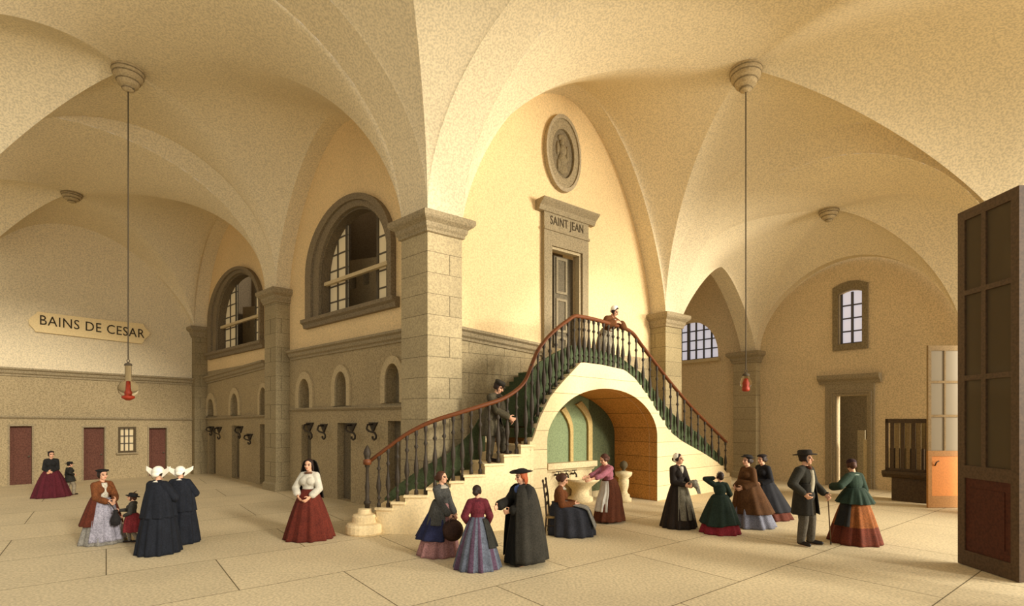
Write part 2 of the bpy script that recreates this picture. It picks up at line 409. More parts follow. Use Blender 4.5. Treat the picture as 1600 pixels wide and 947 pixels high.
TRIM = mat('pale_niche_trim', '#BBA881', grain=.2)
NICHE = mat('niche_back', '#7D7056', grain=.28)
DOORDK = mat('dark_door', '#6B5F48', grain=.28)
niche_i = 0
for (xl, xr, yt, yb, xc) in ((464, 491, 581, 639, 477), (520, 549, 570, 635, 535), (597, 634, 556, 630, 615), (322, 339.5, 614, 650, 331), (359, 377, 606, 649, 368), (405, 421, 598, 648, 413)):
    s0, zb = W_AB.pix(xl, yb); s1, _ = W_AB.pix(xr, yb); _, zt = W_AB.pix(xc, yt)
    s0, s1 = min(s0, s1), max(s0, s1); wd = (s1 - s0) * .19; zs = zt - (s1 - s0) * .62
    hole = archpoly(s0 + wd, s1 - wd, zb, zs, zt - wd); holesAB.append(hole)
    vs, fs = plate_geo(W_AB, archpoly(s0, s1, zb, zs, zt), [archpoly(s0 + wd, s1 - wd, zb, zs, zt - wd)], -.02, .06)
    niche_i += 1
    r = mesh('trim_%d' % niche_i, vs, fs, TRIM); tag(r, ['arched niche moulding nearest the second pillar', 'middle arched niche moulding under the large window', 'arched niche moulding touching the big corner pillar',
        'arched niche moulding nearest the wall with the sign', 'middle arched niche moulding under the smaller window', 'arched niche moulding left of the second pillar'][niche_i - 1], 'niche', kind='structure')
    plate('niche_back', W_AB, rect(s0, zb - .1, s1, zt), [], -.32, -.28, NICHE, r)
door_i = 0
for (xl, xr, yt, nm) in ((471, 486, 664, 'dark doorway nearest the second pillar'), (527, 548, 661, 'middle dark doorway under the large arched window'), (606, 626, 658, 'dark doorway touching the big corner pillar'),
                     (327, 337, 668, 'dark doorway nearest the wall with the sign'), (362, 374, 665, 'middle dark doorway under the smaller window'), (406, 416, 663, 'dark doorway left of the second pillar')):
    s0, zt = W_AB.pix(xl, yt); s1, _ = W_AB.pix(xr, yt); s0, s1 = min(s0, s1), max(s0, s1)
    holesAB.append(rect(s0, .02, s1, zt)); door_i += 1
    r = plate('door_%d' % door_i, W_AB, rect(s0, .0, s1, zt), [], -.26, -.21, DOORDK); tag(r, nm, 'door', kind='structure')
    a = Acc()
    for (p, q, zz0, zz1) in ((.14, .86, .12, .42), (.14, .86, .5, .93)):
        v, f = plate_geo(W_AB, rect(lerp(s0, s1, p), zt * zz0, lerp(s0, s1, q), zt * zz1), [], -.21, -.19); a.add(v, f)
    a.build('door_panels', DOORDK, r)

# split the wall into the dado below the cornice and plaster above
zc1a = W_AB.pix(620, 522)[1]; zc1 = (W_AB.pix(455, 562)[1] + zc1a) / 2
zl1 = (W_AB.pix(455, 643)[1] + W_AB.pix(620, 633)[1]) / 2
sEnd = float(np.dot(v2(C) - W_AB.o, W_AB.d)) + .9
def inband(h, lo, hi): return min(p[1] for p in h) >= lo - .01 and max(p[1] for p in h) <= hi + .3
lowH = [h for h in holesAB if max(p[1] for p in h) < zc1]; upH = [h for h in holesAB if max(p[1] for p in h) >= zc1]
o = plate('wall_left', W_AB, rect(.15, 0, sEnd, zc1), lowH, -.3, 0, DADO); tag(o, 'grey painted lower wall with niches and doors under the arched windows', 'wall', kind='structure')
o = plate('wall_left_upper', W_AB, rect(.15, zc1, sEnd, 11.6), upH, -.3, 0, WALLPL); tag(o, 'plastered upper wall around the arched windows', 'wall', kind='structure')
sB0 = W_AB.pix(456, 560)[0]; sA = W_AB.pix(628, 520)[0]; sB1 = W_AB.pix(417, 560)[0] - .02; sC = W_AB.pix(321, 580)[0]
tag(moulding('trim_7', W_AB, (sA - .3, zc1), (sB0 + .02, zc1), CORN, STONE), 'cornice under the large arched window', 'cornice', kind='structure')
tag(moulding('trim_8', W_AB, (sB1, W_AB.pix(412, 571)[1]), (sC + .02, W_AB.pix(321, 596)[1]), CORN, STONE), 'cornice under the smaller looking arched window', 'cornice', kind='structure')
LEDGE = [(-.02, .05), (.09, .05), (.09, .0), (.04, -.05), (-.02, -.05)]
tag(moulding('trim_9', W_AB, (sA - .3, zl1), (sB0, zl1), LEDGE, STONE), 'ledge under the niches beside the big corner pillar', 'ledge', kind='structure')
tag(moulding('trim_10', W_AB, (sB1, W_AB.pix(412, 650)[1]), (sC, W_AB.pix(321, 655)[1]), LEDGE, STONE), 'ledge under the niches nearer the wall with the sign', 'ledge', kind='structure')

# ------------------------------------------------------------------ wall with the sign
BW = W_BAINS
def bpx(x, y): return BW.pix(x, y)
holesB = []; REDDOOR = mat('red_brown_door', '#684234', grain=.28)
for (xl, xr, yt, yb, nm) in ((15, 50, 666, 758, 'red-brown door behind the woman in the maroon skirt, leftmost of three'), (130.5, 163, 668, 754, 'red-brown door in the middle, left of the small wall window'), (232.5, 260, 669, 752, 'red-brown door right of the small wall window, above the nuns')):
    s0, zt = bpx(xl, yt); s1, _ = bpx(xr, yt); s0, s1 = min(s0, s1), max(s0, s1)
    holesB.append(rect(s0, .02, s1, zt)); door_i += 1
    r = plate('door_%d' % door_i, BW, rect(s0, 0, s1, zt), [], -.2, -.15, REDDOOR); tag(r, nm, 'door', kind='structure')
    plate('frame', BW, [(s0 - .05, 0), (s0 - .05, zt + .06), (s1 + .05, zt + .06), (s1 + .05, 0), (s1, 0), (s1, zt), (s0, zt), (s0, 0)], [], -.02, .04, STONE, r)
    a = Acc()
    for (zz0, zz1) in ((.08, .45), (.52, .94)):
        v, f = plate_geo(BW, rect(lerp(s0, s1, .2), zt * zz0, lerp(s0, s1, .8), zt * zz1), [], -.15, -.125); a.add(v, f)
    a.build('door_panels', REDDOOR, r)
    a = Acc(); a.ell(BW.pt(lerp(s0, s1, .12), zt * .48, -.11), (.035, .035, .035)); a.build('door_knob', LEAD, r, True)
s0, zt = bpx(188, 670); s1, zb = bpx(209, 704); s0, s1 = min(s0, s1), max(s0, s1)
holesB.append(rect(s0, zb, s1, zt))
r = empty('window_3'); tag(r, 'small barred window in the wall between the red-brown doors', 'window', kind='structure')
plate('pane', BW, rect(s0, zb, s1, zt), [], -.12, -.1, PALEGLASS, r)
plate('frame', BW, rect(s0 - .07, zb - .07, s1 + .07, zt + .07), [rect(s0, zb, s1, zt)], -.02, .05, mat('dark_frame', '#5A4C36', grain=.2), r)
a = Acc()
for k in (1 / 3, 2 / 3):
    for q in (rect(lerp(s0, s1, k) - .02, zb, lerp(s0, s1, k) + .02, zt), rect(s0, lerp(zb, zt, k) - .02, s1, lerp(zb, zt, k) + .02)):
        v, f = plate_geo(BW, q, [], -.1, -.06); a.add(v, f)
a.build('glazing_bars', LEAD, r)
a = Acc(); a.loft([[BW.pt(s, zb - .07 + dz, of) for of, dz in ((0, 0), (.12, 0), (.12, -.06), (0, -.08))] for s in (s0 - .14, s1 + .14)]); a.build('sill', STONE, r)
zk = (bpx(0, 577)[1] + bpx(285, 597)[1]) / 2
sL, sR = -.75, 11
o = plate('wall_back', BW, rect(sL, 0, sR, zk), holesB, -.3, 0, DADO); tag(o, 'grey lower wall with red-brown doors under the sign', 'wall', kind='structure')
o = plate('wall_back_upper', BW, rect(sL, zk, sR, 10.6), [], -.3, 0, PLASTER); tag(o, 'pale plaster wall that carries the sign', 'wall', kind='structure')
tag(moulding('trim_11', BW, (sL, bpx(288, 597)[1]), (sR, bpx(0, 578)[1] * 1.0), CORN, STONE), 'cornice under the sign', 'cornice', kind='structure')
tag(moulding('trim_12', BW, (sL, bpx(288, 656)[1]), (sR, bpx(0, 648)[1]), LEDGE, STONE), 'ledge above the red-brown doors', 'ledge', kind='structure')
# the sign
def text_mesh(name, body, size, wall, s, z, off, mat_, parent, slope=0, width=None, depth=.012, flip=False):
    cu = bpy.data.curves.new(name, 'FONT'); cu.body = body; cu.size = size; cu.extrude = depth; cu.align_x = 'CENTER'; cu.align_y = 'CENTER'; cu.resolution_u = 3; cu.space_character = 1.08
    to = bpy.data.objects.new(name, cu); col.objects.link(to); bpy.context.view_layer.update()
    me = bpy.data.meshes.new_from_object(to.evaluated_get(bpy.context.evaluated_depsgraph_get())); bpy.data.objects.remove(to)
    vs = np.array([v.co[:] for v in me.vertices]); wd = vs[:, 0].max() - vs[:, 0].min(); k = (width / wd) if width else 1
    sg = -1 if flip else 1; out = []
    for x, y, zz in vs: out.append(wall.pt(s + sg * x * k, z + y + slope * sg * x * k, off + zz))
    for v, p in zip(me.vertices, out): v.co = p
    me.materials.clear(); me.materials.append(mat_); o = bpy.data.objects.new(name, me); col.objects.link(o); o.parent = parent
    bm = bmesh.new(); bm.from_mesh(me); bmesh.ops.recalc_face_normals(bm, faces=bm.faces); bm.to_mesh(me); bm.free()
    return o
INK = mat('black_paint', '#3A2E1E')
sg = empty('wall_sign'); tag(sg, 'long cream sign with notched ends reading BAINS DE CESAR', 'sign')
shape = [(58, 487.5), (147, 498.5), (223, 506.5), (225, 511), (233, 520), (232, 525), (226, 530), (221, 537.5), (137, 528), (55, 518.5), (52, 514), (45, 507), (44, 500), (48, 495.5), (55, 491)]
plate('board', BW, [bpx(*q) for q in shape], [], .03, .09, mat('sign_cream', '#F2D9A2', grain=.08), sg)
q0, q1 = bpx(61, 502), bpx(224, 524); qm = bpx(142, 512)
slope = (q1[1] - q0[1]) / (q1[0] - q0[0])
text_mesh('lettering', 'BAINS DE CESAR', .50, BW, (q0[0] + q1[0]) / 2, qm[1], .095, INK, sg, slope=slope, width=abs(q1[0] - q0[0]), flip=True)

# ------------------------------------------------------------------ wall behind the staircase
AW = W_AD
def apx(x, y, off=0): return AW.pix(x, y, off)
zcd = (apx(722, 519)[1] + apx(840, 548)[1]) / 2
sDend = float(np.dot(v2(Dr) - AW.o, AW.d)) - .1
so0, so1 = apx(846, 400)[0], apx(915, 400)[0]; si0, si1 = apx(858, 400)[0], apx(906, 400)[0]
zdt = apx(858, 385)[1]; zdb = 3.7; zft = (apx(848, 325)[1] + apx(915, 358)[1]) / 2; zct = (apx(843, 308)[1] + apx(932, 350)[1]) / 2
dooru = rect(si0, zdb, si1, zdt)
# recess with fountain under the stairs stays in front of this wall
o = plate('wall_right', AW, rect(.1, 0, sDend, zcd), [], -.3, 0, mat('ashlar_dado', '#B5A37C', grain=.25, mottle=.12, brick=(1.1, .5, .007, '#6f6248', (dd[0], dd[1]), 'wall'))); tag(o, 'lower stone wall behind the staircase', 'wall', kind='structure')
o = plate('wall_right_upper', AW, [(.1, zcd), (si0, zcd), (si0, zdt), (si1, zdt), (si1, zcd), (sDend, zcd), (sDend, 11.8), (.1, 11.8)], [], -.3, 0, WALLPL); tag(o, 'warm plaster wall around the upper door and medallion', 'wall', kind='structure')
tag(moulding('trim_13', AW, (.4, apx(722, 519)[1]), (so0, apx(842, 548)[1]), CORN, STONE), 'cornice between the corner pillar and the upper door', 'cornice', kind='structure')
r = empty('door_10', AW.pt((si0 + si1) / 2, zdb, 0)); tag(r, 'tall grey upper door with a lettered lintel at the head of the stairs', 'door', kind='structure'); roff = -AW.pt((si0 + si1) / 2, zdb, 0)
def apl(name, outl, holes, a_, b_, m, par=r):
    vs, fs = plate_geo(AW, outl, holes, a_, b_); return mesh(name, [v + roff for v in vs], fs, m, par)
DOORST = mat('door_stone', '#948567', grain=.25)
apl('jamb', rect(so0, zdb, si0, zft), [], -.25, .12, DOORST); apl('jamb', rect(si1, zdb, so1, zft), [], -.25, .12, DOORST)
apl('lintel', rect(si0, zdt, si1, zft), [], -.25, .12, DOORST)
apl('lintel_band', rect(so0 - .02, zdt + .40, so1 + .02, zdt + .47), [], .1, .16, DOORST)
a = Acc(); a.loft([[AW.pt(s, zft + dz, of) + roff for of, dz in ((0, -.02), (.16, -.02), (.22, .1), (.34, .2), (.38, .24), (.38, zct - zft), (0, zct - zft))] for s in (so0 - .22, so1 + .22)]); a.build('cornice', DOORST, r)
apl('inner_fillet', [(si0 + 0, zdb), (si0, zdt), (si1, zdt), (si1, zdb), (si1 - .07, zdb), (si1 - .07, zdt - .07), (si0 + .07, zdt - .07), (si0 + .07, zdb)], [], -.12, .05, mat('fillet_stone', '#B3A27E', grain=.2))
DGREY = mat('grey_door_leaf', '#6A604C', grain=.28)
lf = apl('door_leaf', rect(lerp(si0, si1, .36), zdb, si1 - .02, zdt - .1), [], -.34, -.28, DGREY)
apl('dark_backing', rect(si0 - .3, zdb - .2, si1 + .3, zdt + .3), [], -1.1, -1.05, DARKIN)  # dark sheet standing for the unlit room behind the door
m_ = mat('door_moulding', '#8C7F64', grain=.2)
for zz0, zz1 in ((.06, .30), (.34, .62), (.66, .96)):
    a0, a1 = lerp(si0, si1, .42), lerp(si0, si1, .78); z0, z1 = lerp(zdb, zdt, zz0), lerp(zdb, zdt, zz1)
    apl('door_panel', rect(a0, z0, a1, z1), [rect(a0 + .07, z0 + .07, a1 - .07, z1 - .07)], -.29, -.25, m_, lf)
zt_ = (zdt + .47 + zft) / 2
tx = text_mesh('lettering', 'SAINT JEAN', .34, AW, (so0 + so1) / 2, zt_, .125, mat('carved_letters', '#4A3E2B'), None, width=(so1 - so0) * .74, depth=.008)
for v in tx.data.vertices: v.co += roff
tx.parent = r
# oval medallion
mc = apx(876, 242); ms0, ms1 = apx(849, 242)[0], apx(903, 242)[0]; mz = (apx(876, 183)[1] - apx(876, 302)[1]) / 2; ms = (ms0 + ms1) / 2; mr = (ms1 - ms0) / 2
def ovl(k, n=40, ds=0, dz=0): return [(ms + ds + mr * k * math.cos(2 * PI * i / n), mc[1] + dz + mz * k * math.sin(2 * PI * i / n)) for i in range(n)]
md = empty('medallion', AW.pt(ms, mc[1], 0)); tag(md, 'oval grey stone medallion with a carved relief above the upper door', 'medallion'); moff = -AW.pt(ms, mc[1], 0)
def mpl(name, outl, holes, a_, b_, m):
    vs, fs = plate_geo(AW, outl, holes, a_, b_); return mesh(name, [v + moff for v in vs], fs, m, md)
mpl('rim', ovl(1), [ovl(.9)], 0, .14, mat('medallion_stone', '#A8987A', grain=.25)); mpl('frame', ovl(.9), [ovl(.64)], 0, .10, STONE)
mpl('field', ovl(.66), [], 0, .03, mat('medallion_field', '#7A6C52', grain=.3))
Rm = AW.frame(); a = Acc()
def rel(s, z, rs, rz, d): a.ell(AW.pt(ms + s * mr, mc[1] + z * mz, .03) + moff, (rs * mr, rz * mz, d), Rm)
rel(.0, .42, .26, .10, .07); rel(-.04, .30, .13, .10, .09); rel(.02, .10, .22, .17, .10); rel(.02, -.15, .26, .18, .09); rel(-.25, .12, .10, .2, .06); rel(.3, .05, .10, .22, .06); rel(.04, -.38, .3, .14, .07); rel(-.2, -.3, .1, .18, .06)
a.build('relief', DARKSTONE, md, True)

# ------------------------------------------------------------------ end wall and the side room
EW = W_END
def epx(x, y): return EW.pix(x, y)
holesE = []
# small window
s0, zt = epx(1311, 455); s1, zb = epx(1348, 536); zt = (zt + epx(1348, 455)[1]) / 2; zb = (zb + epx(1311, 538)[1]) / 2
so0_, zot = epx(1302, 446); so1_, zob = epx(1357, 544)
wp = [(s0, zb), (s1, zb), (s1, zt - .05), (lerp(s0, s1, .75), zt + .02), (lerp(s0, s1, .5), zt + .05), (lerp(s0, s1, .25), zt + .02), (s0, zt - .05)]
holesE.append(wp)
r4 = empty('window_4'); tag(r4, 'small eight-pane window high in the end wall above the doorway', 'window', kind='structure')
wo = [(so0_, zob), (so1_, zob), (so1_, zot - .12), (lerp(so0_, so1_, .75), zot), (lerp(so0_, so1_, .5), zot + .04), (lerp(so0_, so1_, .25), zot), (so0_, zot - .12)]
plate('surround', EW, wo, [wp], -.02, .08, DARKSTONE, r4)
plate('pane', EW, wp, [], -.2, -.18, BLUEGLASS, r4)
a = Acc()
for k in (0, .5, 1):
    t = .03 if k != .5 else .035; sx = min(max(lerp(s0, s1, k), s0 + t), s1 - t); v, f = plate_geo(EW, rect(sx - t, zb, sx + t, zt), [], -.18, -.12); a.add(v, f)
for k in (.02, .25, .5, .75):
    z = lerp(zb, zt, k); v, f = plate_geo(EW, rect(s0, z - .022, s1, z + .022), [], -.18, -.13); a.add(v, f)
a.build('glazing_bars', mat('blue_grey_bar', '#5C5A5C'), r4)
# doorway with cornice
d0, d1 = epx(1291, 700)[0], epx(1367, 700)[0]; i0, i1 = epx(1307, 700)[0], epx(1356, 700)[0]
zt = (epx(1307, 619)[1] + epx(1356, 617)[1]) / 2; ztop = (epx(1291, 600)[1] + epx(1367, 597)[1]) / 2; zc = (epx(1281, 588)[1] + epx(1376, 583)[1]) / 2
holesE.append(rect(i0, .02, i1, zt))
r = empty('door_11'); tag(r, 'stone framed doorway with a cornice in the end wall', 'door', kind='structure')
plate('surround', EW, [(d0, 0), (d0, ztop), (d1, ztop), (d1, 0), (i1, 0), (i1, zt), (i0, zt), (i0, 0)], [], -.02, .10, DOORST, r)
g = .14
plate('inner_fillet', EW, [(i0 - g, 0), (i0 - g, zt + g), (i1 + g, zt + g), (i1 + g, 0), (i1 + g - .05, 0), (i1 + g - .05, zt + g - .05), (i0 - g + .05, zt + g - .05), (i0 - g + .05, 0)], [], .08, .14, DOORST, r)
a = Acc(); a.loft([[EW.pt(s, ztop + dz, of) for of, dz in ((0, -.02), (.12, -.02), (.16, .06), (.28, .14), (.30, .18), (.30, zc - ztop), (0, zc - ztop))] for s in (d0 - .2, d1 + .2)]); a.build('cornice', DOORST, r)
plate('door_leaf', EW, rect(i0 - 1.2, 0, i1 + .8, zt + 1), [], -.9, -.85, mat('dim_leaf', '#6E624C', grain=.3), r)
plate('folded_leaf', EW, rect(lerp(i0, i1, .50), 0, lerp(i0, i1, .74), zt * .62), [], -.55, -.5, mat('grey_leaf', '#978A6C', grain=.25), r)
plate('pale_leaf', EW, rect(lerp(i0, i1, .76), 0, lerp(i0, i1, .97), zt * .52), [], -.35, -.3, mat('pale_leaf', '#C3B28A', grain=.2), r)
# half-moon window in the side room
s0, zb = epx(1040, 567); s1, _ = epx(1122, 565); _, zt = epx(1085, 503); s0, s1 = min(s0, s1), max(s0, s1)
hl = archpoly(s0, s1, zb, zb + .15, zt); holesE.append(hl)
r5 = empty('window_5'); tag(r5, 'half-moon bluish window seen past the pillar beyond the landing', 'window', kind='structure')
plate('pane', EW, hl, [], -.2, -.18, BLUEGLASS, r5)
a = Acc()
def tz(s):
    t = (s - (s0 + s1) / 2) / ((s1 - s0) / 2); return zb + .15 + (zt - zb - .15) * math.sqrt(max(0, 1 - t * t))
for k in range(1, 7):
    sx = lerp(s0, s1, k / 7); t = .06 if k in (3,) else .022; v, f = plate_geo(EW, rect(sx - t, zb, sx + t, tz(sx)), [], -.18, -.1); a.add(v, f)
for k in range(0, 4):
    z = lerp(zb, zt, k / 4 + .02); h = math.sqrt(max(0.02, 1 - ((z - zb - .15) / (zt - zb - .15)) ** 2)) if z > zb + .15 else 1
    cc, rr = (s0 + s1) / 2, (s1 - s0) / 2 * h; v, f = plate_geo(EW, rect(cc - rr, z - .022, cc + rr, z + .022), [], -.18, -.12); a.add(v, f)
a.build('glazing_bars', mat('blue_grey_bar', '#5C5A5C'), r5)
a = Acc(); a.loft([[EW.pt(s, zb + dz, of) for of, dz in ((-.1, 0), (.14, 0), (.14, -.14), (-.1, -.14))] for s in (s0 - .1, s1 + .1)]); a.build('sill', mat('pale_sill', '#CDB88C', grain=.15), r5)
o = plate('wall_end', EW, rect(-9.5, 0, 9.2, 10), holesE, -.3, 0, ENDPL); tag(o, 'plain tan end wall with the small window, doorway and half-moon window', 'wall', kind='structure')
SIDE = Wall(v2(Dr) - nr * 7.5, dd, nr)
o = plate('wall_side_room', SIDE, rect(-6, 0, 9, 10), [], -.3, 0, ENDPL); tag(o, 'back wall of the side room past the staircase', 'wall', kind='structure')
a = Acc(); q = [v2(Dr) - nr * .6 - dd * .5, v2(E) - nr * .6 + dd * 1.5, v2(E) - nr * 8 + dd * 1.5, v2(Dr) - nr * 8 - dd * .5]
a.loft([[V((p[0], p[1], z)) for p in q] for z in (9.3, 9.5)]); tag(a.build('ceiling', ENDPL), 'ceiling of the side room behind the staircase', 'ceiling', kind='structure')

# ------------------------------------------------------------------ staircase
kx = [560, 572, 600, 650, 700, 750, 800, 832, 855, 908, 976, 1027, 1085, 1137, 1160]
kY = [11.0, 10.9, 10.76, 10.7, 10.76, 10.92, 11.2, 11.42, 11.6, 12.48, 13.84, 15.07, 16.25, 17.5, 18.1]
pathY = pchip(kx, kY)
def op(x): Y = pathY(x); return np.array([(x - CX) / F * Y, Y])
def zpx(x, y, Y=None): Y = Y or pathY(x); return EYE - (y - HY) / F * Y
def inward(x):
    t = interp(x, [690, 830], [0, 1]); t2 = interp(x, [1000, 1060], [0, 1]); v = lerp(np.array([0., 1.]), np.array([-.66, .75]), t); v = lerp(v, -nr, t2); return v / np.linalg.norm(v)
def width(x): return interp(x, [560, 690, 760, 832, 908, 976, 1027, 1137], [.95, .95, 1.35, 1.95, 2.0, 1.75, 1.55, 1.5])
topx = [572, 590, 648, 708, 726, 760, 790, 816, 832, 844, 860, 880, 908, 940, 976, 993, 1013, 1045, 1065, 1101, 1125, 1137, 1150]
topy = [830, 793, 769, 755, 743, 725, 711, 695, 690, 653, 620, 596, 566, 570, 578, 592, 620, 673, 689, 709, 725, 741, 752]
def ztop(x):
    y = interp(x, topx, topy); return zpx(x, y)
GREEN = mat('green_panel', '#4B5638', grain=.30, mottle=.12)
STEP = mat('stair_stone', '#F0D8A6', grain=.12, mottle=.06)
FACE = mat('stair_face_stone', '#EBD2A0', grain=.10, mottle=.05, brick=(60, .42, .006, '#8A7750', (dd[0], dd[1]), 'wall'))
root = empty('staircase', (op(855)[0], op(855)[1], 0)); soff = -V((op(855)[0], op(855)[1], 0))
tag(root, 'curving double stone staircase with an arch beneath and a brown railed balustrade', 'staircase')
def v3(p, z): return V((p[0], p[1], z)) + soff
def segs(x0, x1, n=5): return [lerp(x0, x1, k / n) for k in range(n + 1)]
def block(name, x0, x1, z0, z1, m, over=.0, inset=0, par=root, wfac=1):
    xs = segs(x0, x1); outer = [op(x) - inward(x) * over + inward(x) * inset for x in xs]; inner = [op(x) + inward(x) * width(x) * wfac for x in xs]
    ring = outer + inner[::-1]
    return Acc().loft([[v3(p, z) for p in ring] for z in (z0, z1)])
# left flight: step edges taken along the curve, each a block down to the floor, with a nosing
edges = [(565, .16), (577, .34), (588, .53), (613, .66), (633, .80), (668, .95), (704, 1.08), (726, 1.20), (758, 1.42), (788, 1.60), (814, 1.80), (834, 1.98)]
for i in range(len(edges) - 1):
    x0, z = edges[i]; x1 = edges[i + 1][0]
    a = block('step', x0, x1 + .5, 0, z - .045, STEP); b_ = block('step', x0 - 2, x1 + .5, z - .045, z, STEP, over=.04)
    a.add(b_.v, b_.f); a.build('step', STEP, root)
# upper left flight and right flight: treads behind the smooth stringer
zs_ = []; x = 834; z = 1.98
xs_ = np.linspace(834, 906, 11); 
for i in range(10):
    zt = ztop(xs_[i + 1]) - .10
    block('step', xs_[i], xs_[i + 1] + .3, zt - .22, zt, STEP, inset=.05).build('step', GREEN, root)
block('landing', 906, 977, 3.42, 3.62, STEP, inset=.05).build('landing', STEP, root)
xs_ = np.linspace(977, 1142, 19)
for i in range(18):
    zt = max(.12, ztop(xs_[i]) - .10)
    block('step', xs_[i], xs_[i + 1] + .3, max(0, zt - .2), zt, STEP, inset=.05).build('step', STEP, root)
# stringer wall with the arch
xaL, xaR = 855, 1027
pL, pR = op(xaL), op(xaR)
def arcs(x):
    t = np.linalg.norm(op(x) - pL) / np.linalg.norm(pR - pL); return t
zsp, zcr = 1.86, 3.12
def zarch(x):
    t = arcs(x) * 2 - 1; return zsp + (zcr - zsp) * math.sqrt(max(0, 1 - t * t))
cols = [(x, 0.0) for x in np.linspace(828, xaL, 9)]
nA = 48; arcx = []
for k in range(nA + 1):
    tt = (1 - math.cos(PI * k / nA)) / 2; lo, hi = xaL, xaR
    for _ in range(40):
        mid = (lo + hi) / 2
        if arcs(mid) < tt: lo = mid
        else: hi = mid
    arcx.append(lo if 0 < k < nA else (xaL if k == 0 else xaR))
cols += [(x, zarch(x)) for x in arcx] + [(x, 0.0) for x in np.linspace(xaR, 1143, 16)]
a = Acc(); th = .28; fv = []; 
for x, zb in cols:
    p = op(x); zt = max(ztop(x) if x > 832 else lerp(1.98, ztop(832.01), 1), .15); n_ = inward(x)
    fv += [v3(p, zb), v3(p, max(zt, zb + .02)), v3(p + n_ * th, max(zt, zb + .02)), v3(p + n_ * th, zb)]
fs = []
for i in range(len(cols) - 1):
    q = i * 4; r_ = q + 4
    for e0, e1 in ((0, 1), (1, 2), (2, 3)): fs.append((q + e0, q + e1, r_ + e1, r_ + e0))
fs += [(0, 3, 2, 1), tuple((len(cols) - 1) * 4 + k for k in (0, 1, 2, 3))]
a.add(fv, fs); a.build('stringer_wall', FACE, root)
# passage under the landing: barrel soffit and jambs back to the wall
SOFF = mat('brown_soffit', '#CC9148', grain=.30, mottle=.12, brick=(60, .42, .007, '#5d431f', (dd[0], dd[1]), 'wall'))
prof = [(xaL, 0.0), (xaL, zsp * .5)] + [(x, zarch(x)) for x in arcx] + [(xaR, zsp * .5), (xaR, 0.0)]
dv = np.array([-.61, .79]); a = Acc(); rows = []
for dep in (.0, .5, 1.0, 1.5):
    rows.append([v3(op(x) + dv * (dep + .01) * interp(x, [855, 1027], [2.1 / 1.5, 1.62 / 1.5]), z) for x, z in prof])
n_ = len(prof); a.add([p for r_ in rows for p in r_], [(i * n_ + j, i * n_ + j + 1, (i + 1) * n_ + j + 1, (i + 1) * n_ + j) for i in range(3) for j in range(n_ - 1)])
a.build('arch_soffit', SOFF, root)
# handrail
rx = [575, 588, 600, 640, 680, 720, 760, 785, 809, 825, 837, 844, 852, 868, 892, 904, 912, 936, 960, 979, 993, 1005, 1029, 1061, 1093, 1117, 1141]
ry = [722, 712, 703, 675, 656.5, 644.5, 632.5, 624.5, 611, 595, 566, 549, 537, 519, 500, 493, 494, 499, 506, 511.5, 520, 536, 568, 608.5, 644.7, 668.7, 693]
railY = pchip(rx, ry)
def zrail(x): return zpx(x, railY(x))
def sweep(xs, zf, wd, ht, inset, name, m):
    a = Acc(); rings = []
    for x in xs:
        p = op(x); n_ = inward(x); z = zf(x); r_ = []
        for k in range(10):
            an = 2 * PI * k / 10; r_.append(v3(p + n_ * (inset + wd * math.cos(an)), z + ht * math.sin(an)))
        rings.append(r_)
    return a.loft(rings).build(name, m, root, True)
RAIL = mat('brown_handrail', '#6B3C1E', rough=.5, grain=.12)
IRON = mat('dark_iron', '#3B3226', rough=.6, grain=.2)
xs = [575 + k * 3.0 for k in range(int((1142 - 575) / 3))]
sweep(xs, zrail, .06, .05, .10, 'handrail', RAIL)
# balusters
bprof = [(.042, 0), (.042, .06), (.024, .08), (.024, .14), (.046, .17), (.022, .20), (.026, .25), (.054, .37), (.044, .47), (.020, .60), (.020, .69), (.046, .73), (.020, .77), (.022, .88), (.038, .91), (.038, 1.0)]
ba = Acc(); ba.lathe(bprof, 8); bal0 = ba.build('baluster', IRON, root, True); bme = bal0.data; first = True
bxs = list(np.linspace(590, 826, 17)) + list(np.linspace(836, 902, 8)) + list(np.linspace(910, 978, 10)) + list(np.linspace(988, 1138, 15))
for x in bxs:
    p = op(x) + inward(x) * .10
    zb = max([zz for (xe, zz) in edges[:-1] if xe - 2 <= x] or [.16]) if x < 834 else ztop(x) - .01
    o = bal0 if first else bal0.copy()
    if not first: col.objects.link(o); o.parent = root
    first = False; o.location = v3(p, zb); o.scale = (1, 1, zrail(x) - zb)
# green panel behind the railing
GREEN = mat('green_panel', '#4B5638', grain=.30, mottle=.12)
gx1 = [584, 600, 640, 680, 726, 760, 800, 832]; gy1 = [778, 762, 735, 714, 692, 674, 642, 602]
gx2 = [832, 850, 880, 905, 940, 976, 1013, 1045, 1065, 1101, 1137]; gy2 = [598, 568, 550, 539, 545, 556, 584, 629, 652, 678, 716]
a = Acc(); rings = []
for x in np.linspace(584, 803, 36):
    n_ = inward(x); w_ = min(width(x) - .03, .92 + (0 if x < 700 else (x - 700) / 132 * .35)); p = op(x) + n_ * w_; Yp = p[1]
    # the panel stands further back than the rail: use its own depth so its top follows the drawn line
    xx = CX + F * p[0] / Yp; z1 = EYE - (interp(x, gx1, gy1) - HY) / F * Yp
    z0 = max(0, interp(x, [e[0] for e in edges], [e[1] for e in edges]) - .25)
    rings.append([v3(p, z0), v3(p, max(z1, z0 + .1)), v3(p + n_ * .05, max(z1, z0 + .1)), v3(p + n_ * .05, z0)])
a.loft(rings).build('green_dado', GREEN, root)
a = Acc(); rings = []
for x in np.linspace(832, 1139, 60):
    n_ = inward(x); p = op(x) + n_ * .20; z1 = zpx(x, interp(x, gx2, gy2), p[1]); z0 = ztop(x) - .15
    rings.append([v3(p, z0), v3(p, max(z1, z0 + .2)), v3(p + n_ * .05, max(z1, z0 + .2)), v3(p + n_ * .05, z0)])
